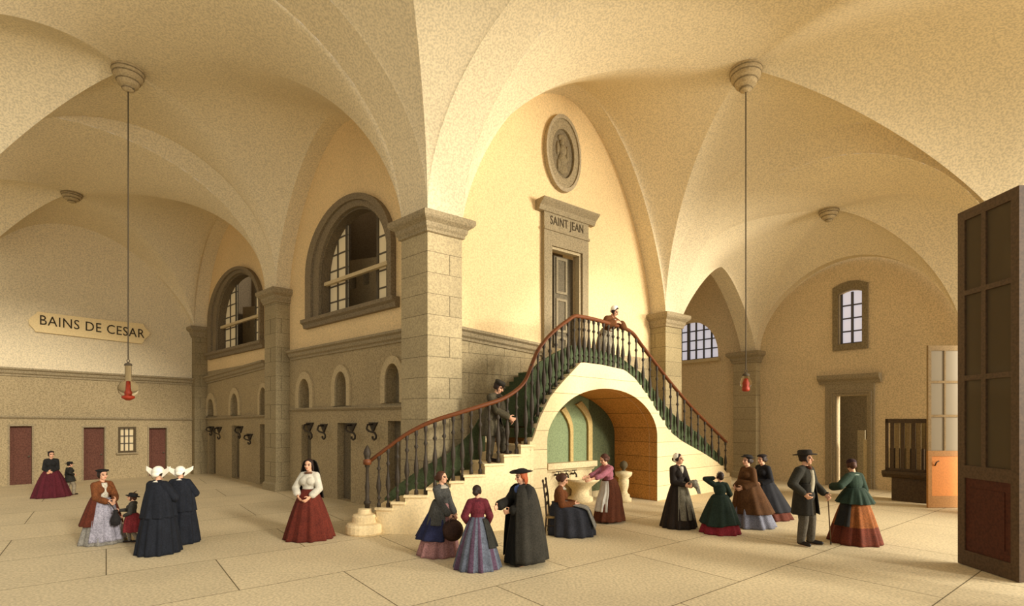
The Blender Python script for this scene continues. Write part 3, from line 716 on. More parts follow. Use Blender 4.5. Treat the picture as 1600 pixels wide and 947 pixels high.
a.loft(rings).build('green_panel', GREEN, root)
# newel post on its round plinth
np_ = op(575) + np.array([-.02, .02])
a = Acc(); nz = zrail(575)
a.lathe([(.05, .5), (.05, .58), (.075, .60), (.075, .64), (.045, .66), (.038, .80), (.05, .95), (.036, 1.05), (.032, nz - .12), (.05, nz - .1), (.05, nz - .06), (.085, nz - .05), (.085, nz + .04), (.05, nz + .06), (.06, nz + .10), (.082, nz + .18), (.06, nz + .26), (.02, nz + .33), (.005, nz + .35)], 14, v3(np_, 0))
o = a.build('newel_post', IRON, root, True); o.data.materials.append(RAIL)
for pg in o.data.polygons:
    if nz - .055 < pg.center.z < nz + .06: pg.material_index = 1
a = Acc(); a.lathe([(.36, 0), (.38, .03), (.38, .17), (.35, .21), (.26, .23), (.25, .25), (.25, .36), (.23, .39), (.15, .41), (.13, .5), (.05, .51)], 24, v3(np_ + np.array([-.04, -.05]), 0)); a.build('newel_plinth', STEP, root, False)

# ------------------------------------------------------------------ fountain under the stairs
ft = empty('wall_fountain', AW.pt(apx(890, 735)[0], 0, 0)); tag(ft, 'stone wall fountain with taps and basin under the stair arch', 'fountain'); foff = -V(ft.location)
def fpl(name, outl, holes, a_, b_, m, par=ft):
    vs, fs = plate_geo(AW, outl, holes, a_, b_); return mesh(name, [v + foff for v in vs], fs, m, par)
GNICHE = mat('green_niche', '#78855F', grain=.2); GDARK = mat('dark_green_niche', '#4E5336', grain=.3); RIBM = mat('niche_rib', '#B39A62', grain=.18); BASIN = mat('fountain_stone', '#C8B68C', grain=.18)
f0, f1, f2, f3 = apx(846, 700)[0], apx(890, 700)[0], apx(919, 700)[0], apx(972, 700)[0]
zl = apx(885, 724)[1]
fpl('niche_panel', rect(f0, zl, f2, 3.1), [], .01, .03, GNICHE); fpl('niche_panel', rect(f2, .2, f3, 3.0), [], .01, .03, GDARK)
for sx, wd, zt, lean_ in ((f1, .12, 2.45, .35), (f2, .17, 2.62, .5)):
    ys = [(sx - wd / 2 - lean_ * k ** 2, lerp(zt - .5, zt + .15, k)) for k in np.linspace(0, 1, 10)]; yr = [(sx + wd / 2 - lean_ * k ** 2 + wd * .3 * k, lerp(zt - .5, zt + .25, k)) for k in np.linspace(1, 0, 10)]
    fpl('niche_rib', [(sx + wd / 2, zl), (sx - wd / 2, zl)] + ys + yr, [], .02, .10, RIBM)
zl0 = apx(885, 733)[1]
a = Acc(); a.loft([[AW.pt(s, z, of) + foff for of, z in ((.0, zl0 - .05), (.12, zl0 - .05), (.18, zl0 + .03), (.28, zl0 + .05), (.28, zl + .05), (.0, zl + .05))] for s in (f0, f2 + .1)]); a.build('ledge', BASIN, ft)
fpl('back_slab', rect(f0, 0, f2 + .05, zl0), [], .01, .10, BASIN)
tapz = apx(880, 741, .12)[1]
IRONK = mat('dark_iron', '#3B3226')
for k, xx in enumerate((868, 880, 893)):
    s = apx(xx, 741, .12)[0]; a = Acc(); n3 = V((AW.n[0], AW.n[1], 0)); p = AW.pt(s, tapz, .10) + foff
    a.tube([p, p + n3 * .10, p + n3 * .17 + V((0, 0, .03)), p + n3 * .22 + V((0, 0, -.02)), p + n3 * .22 + V((0, 0, -.09))], [.03, .028, .026, .024, .03], 8)
    d3 = V((AW.d[0], AW.d[1], 0)); a.tube([p + n3 * .14 + V((0, 0, .04)), p + n3 * .14 + V((0, 0, .10))], .014, 6); a.tube([p + n3 * .14 + V((0, 0, .10)) - d3 * .08, p + n3 * .14 + V((0, 0, .10)) + d3 * .08], .016, 6); a.build('tap', IRONK, ft, True)
bc = AW.pt(apx(892, 760)[0], 0, .38) + foff; zr = apx(895, 751, .7)[1]
a = Acc(); a.lathe([(.34, 0), (.36, .05), (.36, .14), (.26, .18), (.24, zr * .5), (.30, zr * .62), (.46, zr * .82), (.50, zr * .86), (.54, zr - .06), (.56, zr), (.50, zr), (.44, zr - .1), (.05, zr - .14)], 28, bc); a.build('basin', BASIN, ft, True)
ub = P(974.5, 783, 15.0); ub.z = 0
ur = empty('stone_urn', ub); tag(ur, 'small stone pedestal basin with a dark knob beside the brown arch jamb', 'urn')
a = Acc(); a.lathe([(.22, 0), (.22, .10), (.17, .12), (.17, .2), (.12, .24), (.10, .30), (.14, .44), (.15, .62), (.13, .66), (.22, .74), (.24, .80), (.24, .84), (.1, .87), (.05, .88)], 20); a.build('bowl', BASIN, ur, True)
a = Acc(); a.lathe([(.05, .86), (.04, .92), (.10, .98), (.12, 1.04), (.09, 1.12), (.03, 1.16)], 14); a.build('knob', mat('dark_knob', '#4F452F'), ur, True)

# ------------------------------------------------------------------ ceiling rosettes and hanging lamps
ROS = mat('rosette_stone', '#B39F79', grain=.2)
REDL = mat('red_lamp', '#8E2E16', rough=.45); CORD = mat('lamp_cord', '#4A4030')
LGL = bpy.data.materials.new('lamp_glass'); LGL.use_nodes = True; b_ = LGL.node_tree.nodes['Principled BSDF']; b_.inputs['Transmission Weight'].default_value = 1; b_.inputs['Roughness'].default_value = .03; b_.inputs['IOR'].default_value = 1.06; b_.inputs['Base Color'].default_value = (.95, .92, .85, 1)
def rosette(pos, r, h, lamp, label, cat):
    root = empty('hanging_lamp' if lamp else 'ceiling_rosette', (pos.x, pos.y, pos.z)); tag(root, label, cat)
    prof = [(.05, -h), (.16 * r, -h), (.36 * r, -h * .93), (.36 * r, -h * .82), (.62 * r, -h * .74), (.70 * r, -h * .60), (.72 * r, -h * .54), (.88 * r, -h * .46), (.92 * r, -h * .34), (.93 * r, -h * .27), (r, -h * .22), (r, -h * .05), (.92 * r, .12), (.5 * r, .2)]
    o = Acc().lathe(prof, 28).build('rosette' if lamp else 'carved_bowl', ROS, root, False)
    for rr, zz in ((.99 * r, -h * .13), (.925 * r, -h * .30), (.71 * r, -h * .57), (.37 * r, -h * .87)):
        Acc().tube([V((rr * math.cos(t), rr * math.sin(t), zz)) for t in np.linspace(0, 2 * PI, 33)], .016, 6).build('groove_ring', DARKSTONE, root, True)  # dark rings drawn where the carving has grooves
    if not lamp: return root
    zt, zb, k = lamp; L = pos.z
    Acc().tube([V((0, 0, -h + .05)), V((0, 0, zt - L))], .014, 6).build('cord', CORD, root)
    z = zt - L; H_ = zt - zb
    a = Acc(); a.tube([V((.035 * math.cos(t), 0, z - .03 + .035 * math.sin(t))) for t in np.linspace(0, 2 * PI, 13)], .009, 6); a.lathe([(.015, z - .06), (.03, z - .08), (.075, z - .10), (.085, z - .13), (.085, z - .15)], 14); a.build('cap', CORD, root, True)
    g = .22 * k; zc_ = zb - L + g * 1.05
    Acc().lathe([(.07, z - .15), (.07, zc_ + g * .98), (.10, zc_ + g * .9), (.72 * g, zc_ + g * .7), (.95 * g, zc_ + g * .3), (g, zc_), (.9 * g, zc_ - g * .45), (.55 * g, zc_ - g * .85), (.4 * g, zc_ - g * .93)], 20).build('glass_globe', LGL, root, True)
    zz = zb - L
    Acc().lathe([(.05, zz - .06), (.09, zz - .03), (.14 * k, zz), (.14 * k, zz + .04), (.07, zz + .08), (.08, zz + .14), (.055, zz + .2), (.045, zc_ + g * .8), (.01, zc_ + g * .85)], 16).build('red_lamp_body', REDL, root, True)
    return root
rosette(cL1 + V((0, 0, .0)), .34, .56, (P(201, 562, cL1.y).z, P(201, 622, cL1.y).z, 1.0), 'hanging lamp with glass globe in front of the sign, on the left vault', 'lamp')
rosette(cR1, .37, .56, (P(1164, 578, cR1.y).z, P(1164, 608, cR1.y).z, .62), 'hanging lamp with small red body right of the staircase', 'lamp')
rosette(cL2, .29, .32, None, 'carved ceiling rosette without lamp, left above the sign', 'rosette')
rosette(cR2, .28, .38, None, 'carved ceiling rosette without lamp, right above the end wall window', 'rosette')

# ------------------------------------------------------------------ curled wall brackets
def bracket(x0, x1, y0, y1, label):
    s0, z1 = W_AB.pix(x0, y0); s1, z0 = W_AB.pix(x1, y1); root = empty('wall_bracket', W_AB.pt(s0, z1, 0)); tag(root, label, 'bracket', 'curled iron brackets on the grey wall'); off = -V(root.location)
    w_, h_ = abs(s1 - s0), z1 - z0; sd = 1 if s1 > s0 else -1
    pts = [(0, .0, .03), (.05, -.02, .20), (.12, -.3, .25), (.35, -.45, .24), (.6, -.5, .22), (.85, -.55, .2), (1, -.72, .2), (.98, -.9, .2), (.8, -1, .2), (.62, -.92, .2), (.6, -.78, .2)]
    d = [W_AB.pt(s0 + sd * w_ * p, z1 + h_ * q, o) + off for p, q, o in pts]
    Acc().tube(d, .028, 6).build('curl', IRONK, root, True)
    vs, fs = plate_geo(W_AB, [(s0 - w_ * .5, z1 + .05), (s0 + w_ * .5, z1 + .05), (s0, z1 - .22)], [], 0, .04); mesh('mount', [v + off for v in vs], fs, IRONK, root)
for q in ((485, 497, 663, 686, 'curled bracket right of the doorway beside the second pillar'), (507, 518, 665, 686, 'curled bracket left of the middle doorway under the large window'), (551, 565, 664, 687, 'curled bracket right of the middle doorway under the large window'), (584, 598, 663, 687, 'curled bracket nearest the staircase newel'),
          (331, 339, 668, 680, 'curled bracket in the corner nearest the wall with the sign'), (343, 352, 669, 686, 'curled bracket between the two far doorways under the smaller window'), (377, 384, 668, 685, 'curled bracket right of the middle far doorway'), (391, 400, 680, 694, 'curled bracket left of the second pillar')):
    bracket(*q)

# ------------------------------------------------------------------ glazed doors and the slatted counter on the right
DKWOOD = mat('dark_door_wood', '#55422E', rough=.6, grain=.25); REDWOOD = mat('red_brown_panel', '#4A2415', rough=.6, grain=.3)
PANE = glass('tinted_pane', '#5E513C', .12, .3)
LW = Wall((7.31, 8.57), (-.01, -1.05), (-1, 0)); ln, lh = 1.05, 5.70
gd = empty('glazed_door', LW.pt(0, 0, 0)); tag(gd, 'very tall dark glazed door leaf standing open at the right edge', 'door'); goff = -V(gd.location)
def gpl(W, par, off, name, outl, holes, a_, b_, m):
    vs, fs = plate_geo(W, outl, holes, a_, b_); return mesh(name, [v + off for v in vs], fs, m, par)
zr_ = [lerp(.0, lh, t) for t in (.30,)]
zp = EYE - (738 - HY) / F * 8.3; b1 = EYE + (655 - 455) / F * 8.3; b2 = EYE + (655 - 590) / F * 8.3
opens = []; sm = .47
for z0, z1 in ((zp + .10, b2 - .04), (b2 + .04, b1 - .04), (b1 + .04, lh - .16)):
    opens += [rect(.13, z0, sm - .04, z1), rect(sm + .04, z0, ln - .13, z1)]
gpl(LW, gd, goff, 'frame', rect(0, .01, ln, lh), opens + [rect(.13, .25, ln - .13, zp - .1)], -.04, .04, DKWOOD)
for q in opens: gpl(LW, gd, goff, 'pane', [(q[0][0] - .01, q[0][1] - .01), (q[1][0] + .01, q[1][1] - .01), (q[2][0] + .01, q[2][1] + .01), (q[3][0] - .01, q[3][1] + .01)], [], -.008, .008, PANE)
gpl(LW, gd, goff, 'lower_panel', rect(.12, .24, ln - .12, zp - .09), [], -.02, .02, REDWOOD); gpl(LW, gd, goff, 'raised_field', rect(.24, .4, ln - .24, zp - .25), [], -.03, .03, REDWOOD)
OCH = mat('ochre_wood', '#A4733A', rough=.6, grain=.15); ORG = mat('orange_panel', '#CC7F38', rough=.6, grain=.10)
RW = Wall((P(1449, 700, 13.9).x, 13.9), (1, .02), (0, -1)); rn = 1.15
g2 = empty('glazed_door', RW.pt(0, 0, 0)); tag(g2, 'pale glazed door leaf with an orange lower panel beside the slatted counter', 'door'); g2o = -V(g2.location)
def rz(y): return EYE - (y - HY) / F * 13.9
rs = lambda x: (x - 1449) / F * 13.9
ops = []
for y0, y1 in ((548, 595), (599, 648), (652, 704)):
    ops += [rect(rs(1454), rz(y1), rs(1474.5), rz(y0)), rect(rs(1477), rz(y1), rs(1508), rz(y0))]
gpl(RW, g2, g2o, 'upper_frame', rect(0, rz(704.5), rn, rz(540)), ops, -.03, .03, mat('brown_sash', '#8D7550', grain=.2))
for q in ops: gpl(RW, g2, g2o, 'pane', q, [], -.006, .006, glass('milky_pane', '#978B76', .2, .1, .0))
gpl(RW, g2, g2o, 'lower_frame', rect(0, .01, rn, rz(704.5)), [rect(rs(1455), rz(775), rn - .1, rz(713))], -.03, .03, OCH)
gpl(RW, g2, g2o, 'orange_panel', rect(rs(1454), rz(776), rn - .09, rz(712)), [], -.012, .012, ORG)
Acc().tube([RW.pt(rs(1460), rz(728), .02) + g2o, RW.pt(rs(1460), rz(722), .07) + g2o, RW.pt(rs(1464), rz(720), .07) + g2o], .015, 6).build('handle', IRONK, g2, True)
# slatted counter
k0 = P(1383, 781, 15.3); KW = Wall((k0.x, k0.y), nr, (-dd[0], -dd[1])); kn = KW.pix(1451, 700)[0]
kc = empty('slatted_counter', KW.pt(0, 0, 0)); tag(kc, 'dark wooden counter with a tall slatted grille against the end wall', 'counter'); koff = -V(kc.location)
CW = mat('counter_wood', '#4B3B26', rough=.6, grain=.3); CW2 = mat('counter_slat', '#7B6743', rough=.6, grain=.25)
zt, zm = 2.36, .86
a = Acc()
for dp in (0, -.55):
    for r_ in (rect(0, zm, .07, zt), rect(kn - .07, zm, kn, zt), rect(0, zt - .12, kn, zt), rect(0, zm, kn, zm + .08)):
        v, f = plate_geo(KW, r_, [], dp - .06, dp); a.add([p + koff for p in v], f)
for r_ in (rect(0, zt - .06, .07, zt), rect(kn - .07, zt - .06, kn, zt)):
    v, f = plate_geo(KW, r_, [], -.6, 0); a.add([p + koff for p in v], f)
a.build('grille_frame', CW, kc)
for k in range(6):
    s = lerp(.10, kn - .16, (k + .5) / 6); gpl(KW, kc, koff, 'slat', rect(s - .045, zm + .05, s + .045, zt - .1), [], -.05, -.02, CW2 if k % 2 else CW)
for k in range(9):
    s = lerp(.08, kn - .1, (k + .5) / 9); gpl(KW, kc, koff, 'short_slat', rect(s - .03, zm + .05, s + .03, zm + .66), [], -.09, -.06, CW)
gpl(KW, kc, koff, 'grille_back', rect(.04, zm, kn - .04, zt - .05), [], -.54, -.5, mat('counter_back', '#A08E64', grain=.2))
a = Acc(); a.loft([[KW.pt(s, z, of) + koff for of, z in ((.10, zm), (.10, zm - .08), (.04, zm - .16), (-.02, zm - .2), (-.62, zm - .2), (-.62, zm))] for s in (-.06, kn + .05)]); a.build('counter_top', CW, kc)
gpl(KW, kc, koff, 'base', rect(.14, 0, kn - .05, zm - .19), [], -.6, -.06, CW)

# ------------------------------------------------------------------ people
def remesh(acc, voxel, it=2):
    me = bpy.data.meshes.new('tmp'); me.from_pydata(acc.v, [], acc.f)
    bm = bmesh.new(); bm.from_mesh(me); bmesh.ops.recalc_face_normals(bm, faces=bm.faces); bm.to_mesh(me); bm.free()
    o = bpy.data.objects.new('tmp', me); col.objects.link(o)
    m = o.modifiers.new('r', 'REMESH'); m.mode = 'VOXEL'; m.voxel_size = voxel
    dg = bpy.context.evaluated_depsgraph_get(); ev = o.evaluated_get(dg); em = ev.to_mesh()
    n = len(em.vertices); v = np.empty(n * 3); em.vertices.foreach_get('co', v); v = v.reshape(-1, 3)
    f = [tuple(p.vertices) for p in em.polygons]; e = np.empty(len(em.edges) * 2, np.int32); em.edges.foreach_get('vertices', e); e = e.reshape(-1, 2)
    ev.to_mesh_clear(); bpy.data.objects.remove(o); bpy.data.meshes.remove(me)
    for _ in range(it):
        sacc = np.zeros_like(v); cnt = np.zeros(n)
        for a_, b_ in ((0, 1), (1, 0)):
            np.add.at(sacc, e[:, a_], v[e[:, b_]]); np.add.at(cnt, e[:, a_], 1)
        v = v * .5 + .5 * sacc / np.maximum(cnt, 1)[:, None]
    return v, f

def fab(hexc, grain=.30):
    c = [int(hexc[i:i + 2], 16) for i in (1, 3, 5)]; g_ = sum(c) / 3; c = [max(0, min(255, int(.86 * (g_ + (v - g_) * .85)))) for v in c]
    return mat('cloth_' + hexc.strip('#'), '#%02x%02x%02x' % tuple(c), rough=.9, grain=grain, gscale=45, mottle=.22, mscale=7)
SKIN = mat('skin', '#D9A583', rough=.7); EYE_M = mat('eye_dark', '#2E2018'); LIP = mat('lip', '#A8503F'); BROW = mat('brow', '#4A3222')
SHOE = mat('shoe_leather', '#241C16', rough=.5)
H_DARK = mat('hair_dark', '#2A1C14', rough=.6, grain=.2, gscale=80); H_BROWN = mat('hair_brown', '#4A2C1C', rough=.6, grain=.2, gscale=80); H_RED = mat('hair_red', '#A5522A', rough=.6, grain=.2, gscale=80)

class Fig:
    def __init__(s, label, px, ybase, ytop, yaw, rhem=.35, hat=0, lean=0, hyaw=0, hpitch=0, rh=None, lh=None, rp=None, lp=None, hs=1.07, male=False, legs='stand', sit=False, ground=0.0, Y=None, cat='person', group=None, H=None, voxel=.0046, twist=0, rc=.5, lc=.5):
        Yc = Y if Y else F * EYE / (ybase - HY) + rhem
        s.loc = V(((px - CX) / F * Yc, Yc, ground)); tot = EYE - (ytop - HY) / F * Yc - ground
        s.sit = sit; s.zs = .0
        s.H = H or tot / (1 + hat); s.male = male; s.vox = voxel
        s.root = empty('person', s.loc, math.radians(yaw)); tag(s.root, label, cat, group)
        s.drop = (.53 - .30) if sit else 0
        hip = V((0, 0, .53)); Rl = Matrix.Rotation(math.radians(lean), 4, 'X') @ Matrix.Rotation(math.radians(twist), 4, 'Z')
        s.U = Matrix.Translation(V((0, 0, -s.drop))) @ Matrix.Translation(hip) @ Rl @ Matrix.Translation(-hip)
        s.HM = s.U @ Matrix.Translation(V((0, -.008, .925))) @ Matrix.Rotation(math.radians(hyaw), 4, 'Z') @ Matrix.Rotation(math.radians(hpitch), 4, 'X')
        s.hh = .135 * hs; s.legs = legs
        sw = .106 if male else .086; s.sw = sw
        d = V((0, 0, -s.drop))
        s.arm = []
        for side, tgt, pole, curl in ((-1, rh, rp, rc), (1, lh, lp, lc)):
            S = s.U @ V((side * sw, .01, .788)); T = V(tgt) if tgt else s.U @ V((side * (sw + .055), -.03, .47))
            if tgt and sit: T = T
            L1, L2 = .178, .155; dv = T - S; D = dv.length
            if D > L1 + L2 - .004: T = S + dv * ((L1 + L2 - .004) / D); dv = T - S; D = dv.length
            pl = V(pole) if pole else V((side * .55, .55, -.5)); ax = dv.normalized(); pl = (pl - ax * pl.dot(ax)).normalized()
            c = (L1 ** 2 - L2 ** 2 + D ** 2) / (2 * D); h = math.sqrt(max(1e-6, L1 ** 2 - c ** 2)); Eb = S + ax * c + pl * h
            s.arm.append((side, S, Eb, T, curl))
    def torso(s, acc, g=0.0):
        U = s.U; R3 = U.to_3x3()
        def e(c, r): acc.ell(U @ V(c), tuple(x + g for x in r), R3)
        wd = 1.12 if s.male else 1
        e((0, 0, .53), (.098, .072, .085)); e((0, .0, .625), (.068 * wd, .054 * wd, .10)); e((0, .0, .72), (.092 * wd, .064, .10))
        if not s.male:
            for sx in (-1, 1): e((sx * .042, -.045, .725), (.042, .036, .042))
        for sx in (-1, 1): acc.capsule(U @ V((sx * .015, .012, .812)), U @ V((sx * (s.sw - .004), .009, .786)), .030 + g * .7, .036 + g)
        e((0, .01, .765), (.080, .052, .052))
        if not g: acc.capsule(U @ V((0, .012, .79)), U @ V((0, -.002, .885)), .033, .029)
    def hand(s, acc, side, Eb, T, curl):
        f = (T - Eb).normalized(); n = V((-side, 0, 0)) - f * V((-side, 0, 0)).dot(f)
        if n.length < .2: n = V((0, 0, -1)) - f * V((0, 0, -1)).dot(f)
        n.normalize(); w_ = f.cross(n).normalized()
        if w_.z > 0: w_ = -w_      # w_ points to the little finger
        R = Matrix((w_, n, f)).transposed()
        acc.ell(T + f * .030, (.024, .012, .034), R, 12, 8)
        for i in range(4):
            b = T + f * .056 + w_ * (i - 1.5) * .0125; l = .026 * (.85, 1, .94, .74)[(i)]
            sp = w_ * (i - 1.5) * .10
            d1 = (f * math.cos(curl * .7) + n * math.sin(curl * .7) + sp).normalized(); d2 = (f * math.cos(curl * 1.9) + n * math.sin(curl * 1.9) + sp).normalized()
            acc.capsule(b, b + d1 * l, .0062, .0058, 8); acc.capsule(b + d1 * l, b + d1 * l + d2 * l * .95, .0058, .0048, 8)
        b = T + f * .016 - w_ * .020; d1 = (-w_ * .75 + f * .6 + n * .35).normalized(); d2 = (-w_ * .25 + f * .85 + n * .4).normalized()
        acc.capsule(b, b + d1 * .026, .0078, .0068, 8); acc.capsule(b + d1 * .026, b + d1 * .026 + d2 * .024, .0066, .0052, 8)
    def legjoints(s):
        if s.sit: return [((x, -.02, .29), (x * 1.1, -.25, .285), (x * 1.0, -.25, .045), (0, -1, 0)) for x in (-.055, .055)]
        if s.legs == 'walk': return [((-.055, 0, .50), (-.055, -.085, .28), (-.055, -.07, .045), (0, -1, 0)), ((.055, 0, .50), (.055, .02, .27), (.055, .11, .06), (0, -1, 0))]
        if s.legs == 'stair': return [((-.055, 0, .50), (-.06, -.03, .27), (-.06, .0, .045), (0, -1, 0)), ((.055, 0, .50), (.06, -.13, .34), (.06, -.13, .14), (0, -1, 0))]
        return [((-.055, 0, .50), (-.06, -.015, .275), (-.065, .01, .045), (-.25, -1, 0)), ((.055, 0, .50), (.065, -.03, .275), (.075, -.02, .045), (.35, -1, 0))]
    def body(s):
        a = Acc(); s.torso(a)
        for side, S, Eb, T, curl in s.arm:
            a.capsule(S, Eb, .030, .024); a.capsule(Eb, T, .0245, .0155); s.hand(a, side, Eb, T, curl)
        for h, k, an, fd in s.legjoints():
            a.capsule(h, k, .052, .036); a.capsule(k, an, .036, .021); fd = V(fd).normalized()
            a.capsule(V(an) - V((0, 0, .022)) + fd * -.01, V((an[0], an[1], max(.016, an[2] - .03))) + fd * .085, .022, .014)
        hh = s.hh; HM = s.HM; R3 = HM.to_3x3()
        def e(c, r): a.ell(HM @ (V(c) * hh), tuple(x * hh for x in r), R3, 18, 12)
        def c(p, q, r0, r1): a.capsule(HM @ (V(p) * hh), HM @ (V(q) * hh), r0 * hh, r1 * hh, 10)
        e((0, .06, .12), (.335, .40, .37)); e((0, -.10, -.12), (.27, .27, .36)); e((0, -.24, -.36), (.14, .12, .12))
        c((0, -.35, .02), (0, -.455, -.13), .045, .065); c((-.15, -.325, .09), (.15, -.325, .09), .05, .05)
        c((-.07, -.345, -.265), (.07, -.345, -.265), .04, .04)
        for sx in (-1, 1): e((sx * .325, .04, -.03), (.045, .09, .12)); e((sx * .17, -.26, -.10), (.10, .09, .10))
        v, f = remesh(a, s.vox, 1); inv = np.array(HM.inverted())
        hv = (v @ inv[:3, :3].T + inv[:3, 3]) / hh; fc = np.array([hv[list(q)].mean(0) for q in f]); mi = np.zeros(len(f), int)
        for sx in (-1, 1):
            mi[(np.abs(fc[:, 0] - sx * .135) < .075) & (np.abs(fc[:, 2] - .0) < .038) & (fc[:, 1] < -.2)] = 1
            mi[(np.abs(fc[:, 0] - sx * .14) < .10) & (np.abs(fc[:, 2] - .10) < .025) & (fc[:, 1] < -.2)] = 3
        mi[(np.abs(fc[:, 0]) < .09) & (np.abs(fc[:, 2] + .265) < .035) & (fc[:, 1] < -.25)] = 2
        o = mesh('body', v * s.H, f, [SKIN, EYE_M, LIP, BROW], s.root, True, mi, recalc=False); return s
    def put(s, name, acc, m, vox=None, it=2, clamp=False):
        v, f = remesh(acc, vox or s.vox * 1.25, it)
        if clamp: v[:, 2] = np.maximum(v[:, 2], .006)
        return mesh(name, v * s.H, f, m, s.root, True, recalc=False)
    def raw(s, name, acc, m, smooth=True): return mesh(name, [V(p) * s.H for p in acc.v], acc.f, m, s.root, smooth)
    def jacket(s, name, m, g=.012, sleeve=.93, wide=.0, shawl=0, hem=None):
        a = Acc(); s.torso(a, g)
        for side, S, Eb, T, curl in s.arm:
            k = min(1, sleeve); T2 = Eb.lerp(T, max(.05, (k - .5) * 2)) if k > .5 else Eb
            E2 = Eb if k > .5 else S.lerp(Eb, k * 2)
            a.capsule(S, E2, .036 + g, .030 + g)
            if k > .5: a.capsule(Eb, T2, .030 + g, .021 + g + wide)
        if shawl:
            U = s.U; a.ell(U @ V((0, .008, .755)), (.118 * shawl, .084 * shawl, .085), U.to_3x3())
            for side, S, Eb, T, c_ in s.arm: a.capsule(S, S.lerp(Eb, .7), .050, .046)
        return s.put(name, a, m)
    def skirt(s, name, m, top=.62, bot=.004, rt=(.080, .066), rb=(.25, .25), shift=(0, 0), pleats=13, amp=.08, arc=None, k=.75, off=0.0, th=.010, upper=False, hemwave=.0, ph=None):
        a = Acc(); n = 120 if arc is None else 60; nz = 22; ph = ph if ph is not None else rng.uniform(0, 6); M_ = s.U if upper else Matrix.Translation(V((0, 0, -s.drop)))
        def ring(t, o_):
            out = []
            for i in range(n if arc is None else n + 1):
                th_ = 2 * PI * i / n if arc is None else math.radians(lerp(arc[0], arc[1], i / n))
                q = t ** k; rx_, ry_ = lerp(rt[0], rb[0], q), lerp(rt[1], rb[1], q)
                w_ = 1 + 1.35 * amp * t ** .6 * (math.sin(pleats * th_ + ph) + .45 * math.sin(pleats * 1.7 * th_ + 2 * ph + t * .7)) / 1.3
                z = lerp(top, bot, t) + hemwave * t * t * math.sin(3 * th_ + ph)
                x, y = math.sin(th_) * (rx_ * w_ + off + o_), -math.cos(th_) * (ry_ * w_ + off + o_)
                p = V((x + shift[0] * t ** 1.3, y + shift[1] * t ** 1.3, max(z, .004)))
                if upper:   # follow the leaning body only near the waist
                    p = (s.U @ p).lerp(p, min(1, t * 1.6))
                out.append(p)
            return out
        rings = [ring(t, 0) for t in np.linspace(0, 1, nz)]
        if arc is None: a.loft(rings)
        else:
            inn = [ring(t, -th) for t in np.linspace(0, 1, nz)]
            a.loft([r + q[::-1] for r, q in zip(rings, inn)])
        return s.raw(name, a, m)
    def head_ell(s, acc, c, r): acc.ell(s.HM @ (V(c) * s.hh), tuple(x * s.hh for x in r), s.HM.to_3x3(), 18, 12)
    def head_cap(s, acc, p, q, r0, r1): acc.capsule(s.HM @ (V(p) * s.hh), s.HM @ (V(q) * s.hh), r0 * s.hh, r1 * s.hh)
    def hair(s, m, style='bun'):
        a = Acc(); s.head_ell(a, (0, .115, .17), (.375, .42, .375))
        for sx in (-1, 1): s.head_ell(a, (sx * .29, .06, .0), (.10, .20, .24))
        if style == 'bun': s.head_ell(a, (0, .50, -.06), (.22, .18, .22)); s.head_ell(a, (0, .33, -.12), (.26, .2, .25))
        if style == 'long':
            s.head_ell(a, (0, .30, -.2), (.30, .2, .5))
            for sx in (-1, 1): s.head_cap(a, (sx * .33, .1, -.1), (sx * .36, .12, -.62), .10, .07)
        if style == 'ringlets':
            for sx in (-1, 1): s.head_cap(a, (sx * .34, .0, -.05), (sx * .36, -.02, -.40), .12, .08)
            s.head_ell(a, (0, .32, -.12), (.27, .2, .28))
        if style == 'short':
            s.head_ell(a, (0, .28, -.08), (.29, .2, .22))
            for sx in (-1, 1): s.head_cap(a, (sx * .30, -.05, -.05), (sx * .27, -.16, -.30), .07, .06)
        return s.put('hair', a, m, s.vox * 1.3)
    def lathe_hat(s, name, prof, m, tilt=0, c=(0, .06, .12), sq=1.15, fold=None):
        a = Acc(); hh = s.hh; R = Matrix.Rotation(math.radians(tilt), 4, 'X'); rings = []
        for r, z in prof:
            ring = []
            for k in range(28):
                t = 2 * PI * k / 28; p = V((r * math.cos(t), r * math.sin(t) * sq, z))
                if fold and r > .5: p.z += fold * (r - .45) * (abs(math.cos(t)) ** 2)
                ring.append(s.HM @ ((V(c) + R @ p) * hh))
            rings.append(ring)
        a.loft(rings); return s.raw(name, a, m)
    def shoes(s, m=SHOE):
        for h, k, an, fd in s.legjoints():
            a = Acc(); fd = V(fd).normalized(); z0 = an[2] - .045
            a.capsule(V((an[0], an[1], z0 + .030)) - fd * .018, V((an[0], an[1], z0 + .024)) + fd * .10, .027, .021); a.capsule(V((an[0], an[1], z0 + .03)), V((an[0], an[1], z0 + .075)), .027, .027)
            a.v = [(x, y, max(z, z0 + .003)) for x, y, z in a.v]
            s.put('shoe', a, m, s.vox)
    def trousers(s, m, g=.012):
        a = Acc(); a.ell((0, 0, .525), (.10, .08, .075))
        for h, k, an, fd in s.legjoints():
            a.capsule(h, k, .056 + g, .040 + g); a.capsule(k, (an[0], an[1], an[2] + .01), .040 + g, .030 + g)
        s.put('trousers', a, m)
    def world(s, p): return s.loc + Matrix.Rotation(s.root.rotation_euler[2], 3, 'Z') @ (V(p) * s.H)
    def collar(s, name, m, r=.055, z=.835, w_=.05, drop=.03):
        a = Acc(); U = s.U; rings = []
        for rr, zz in ((.040, .0), (r, -drop * .6), (r + .02, -drop), (r + .012, -drop - .012), (.036, -.012)):
            rings.append([U @ V((rr * math.cos(2 * PI * k / 24), .004 + rr * .85 * math.sin(2 * PI * k / 24) - (.012 if math.sin(2 * PI * k / 24) < -.5 else 0), z + zz)) for k in range(24)])
        a.loft(rings); return s.raw(name, a, m)
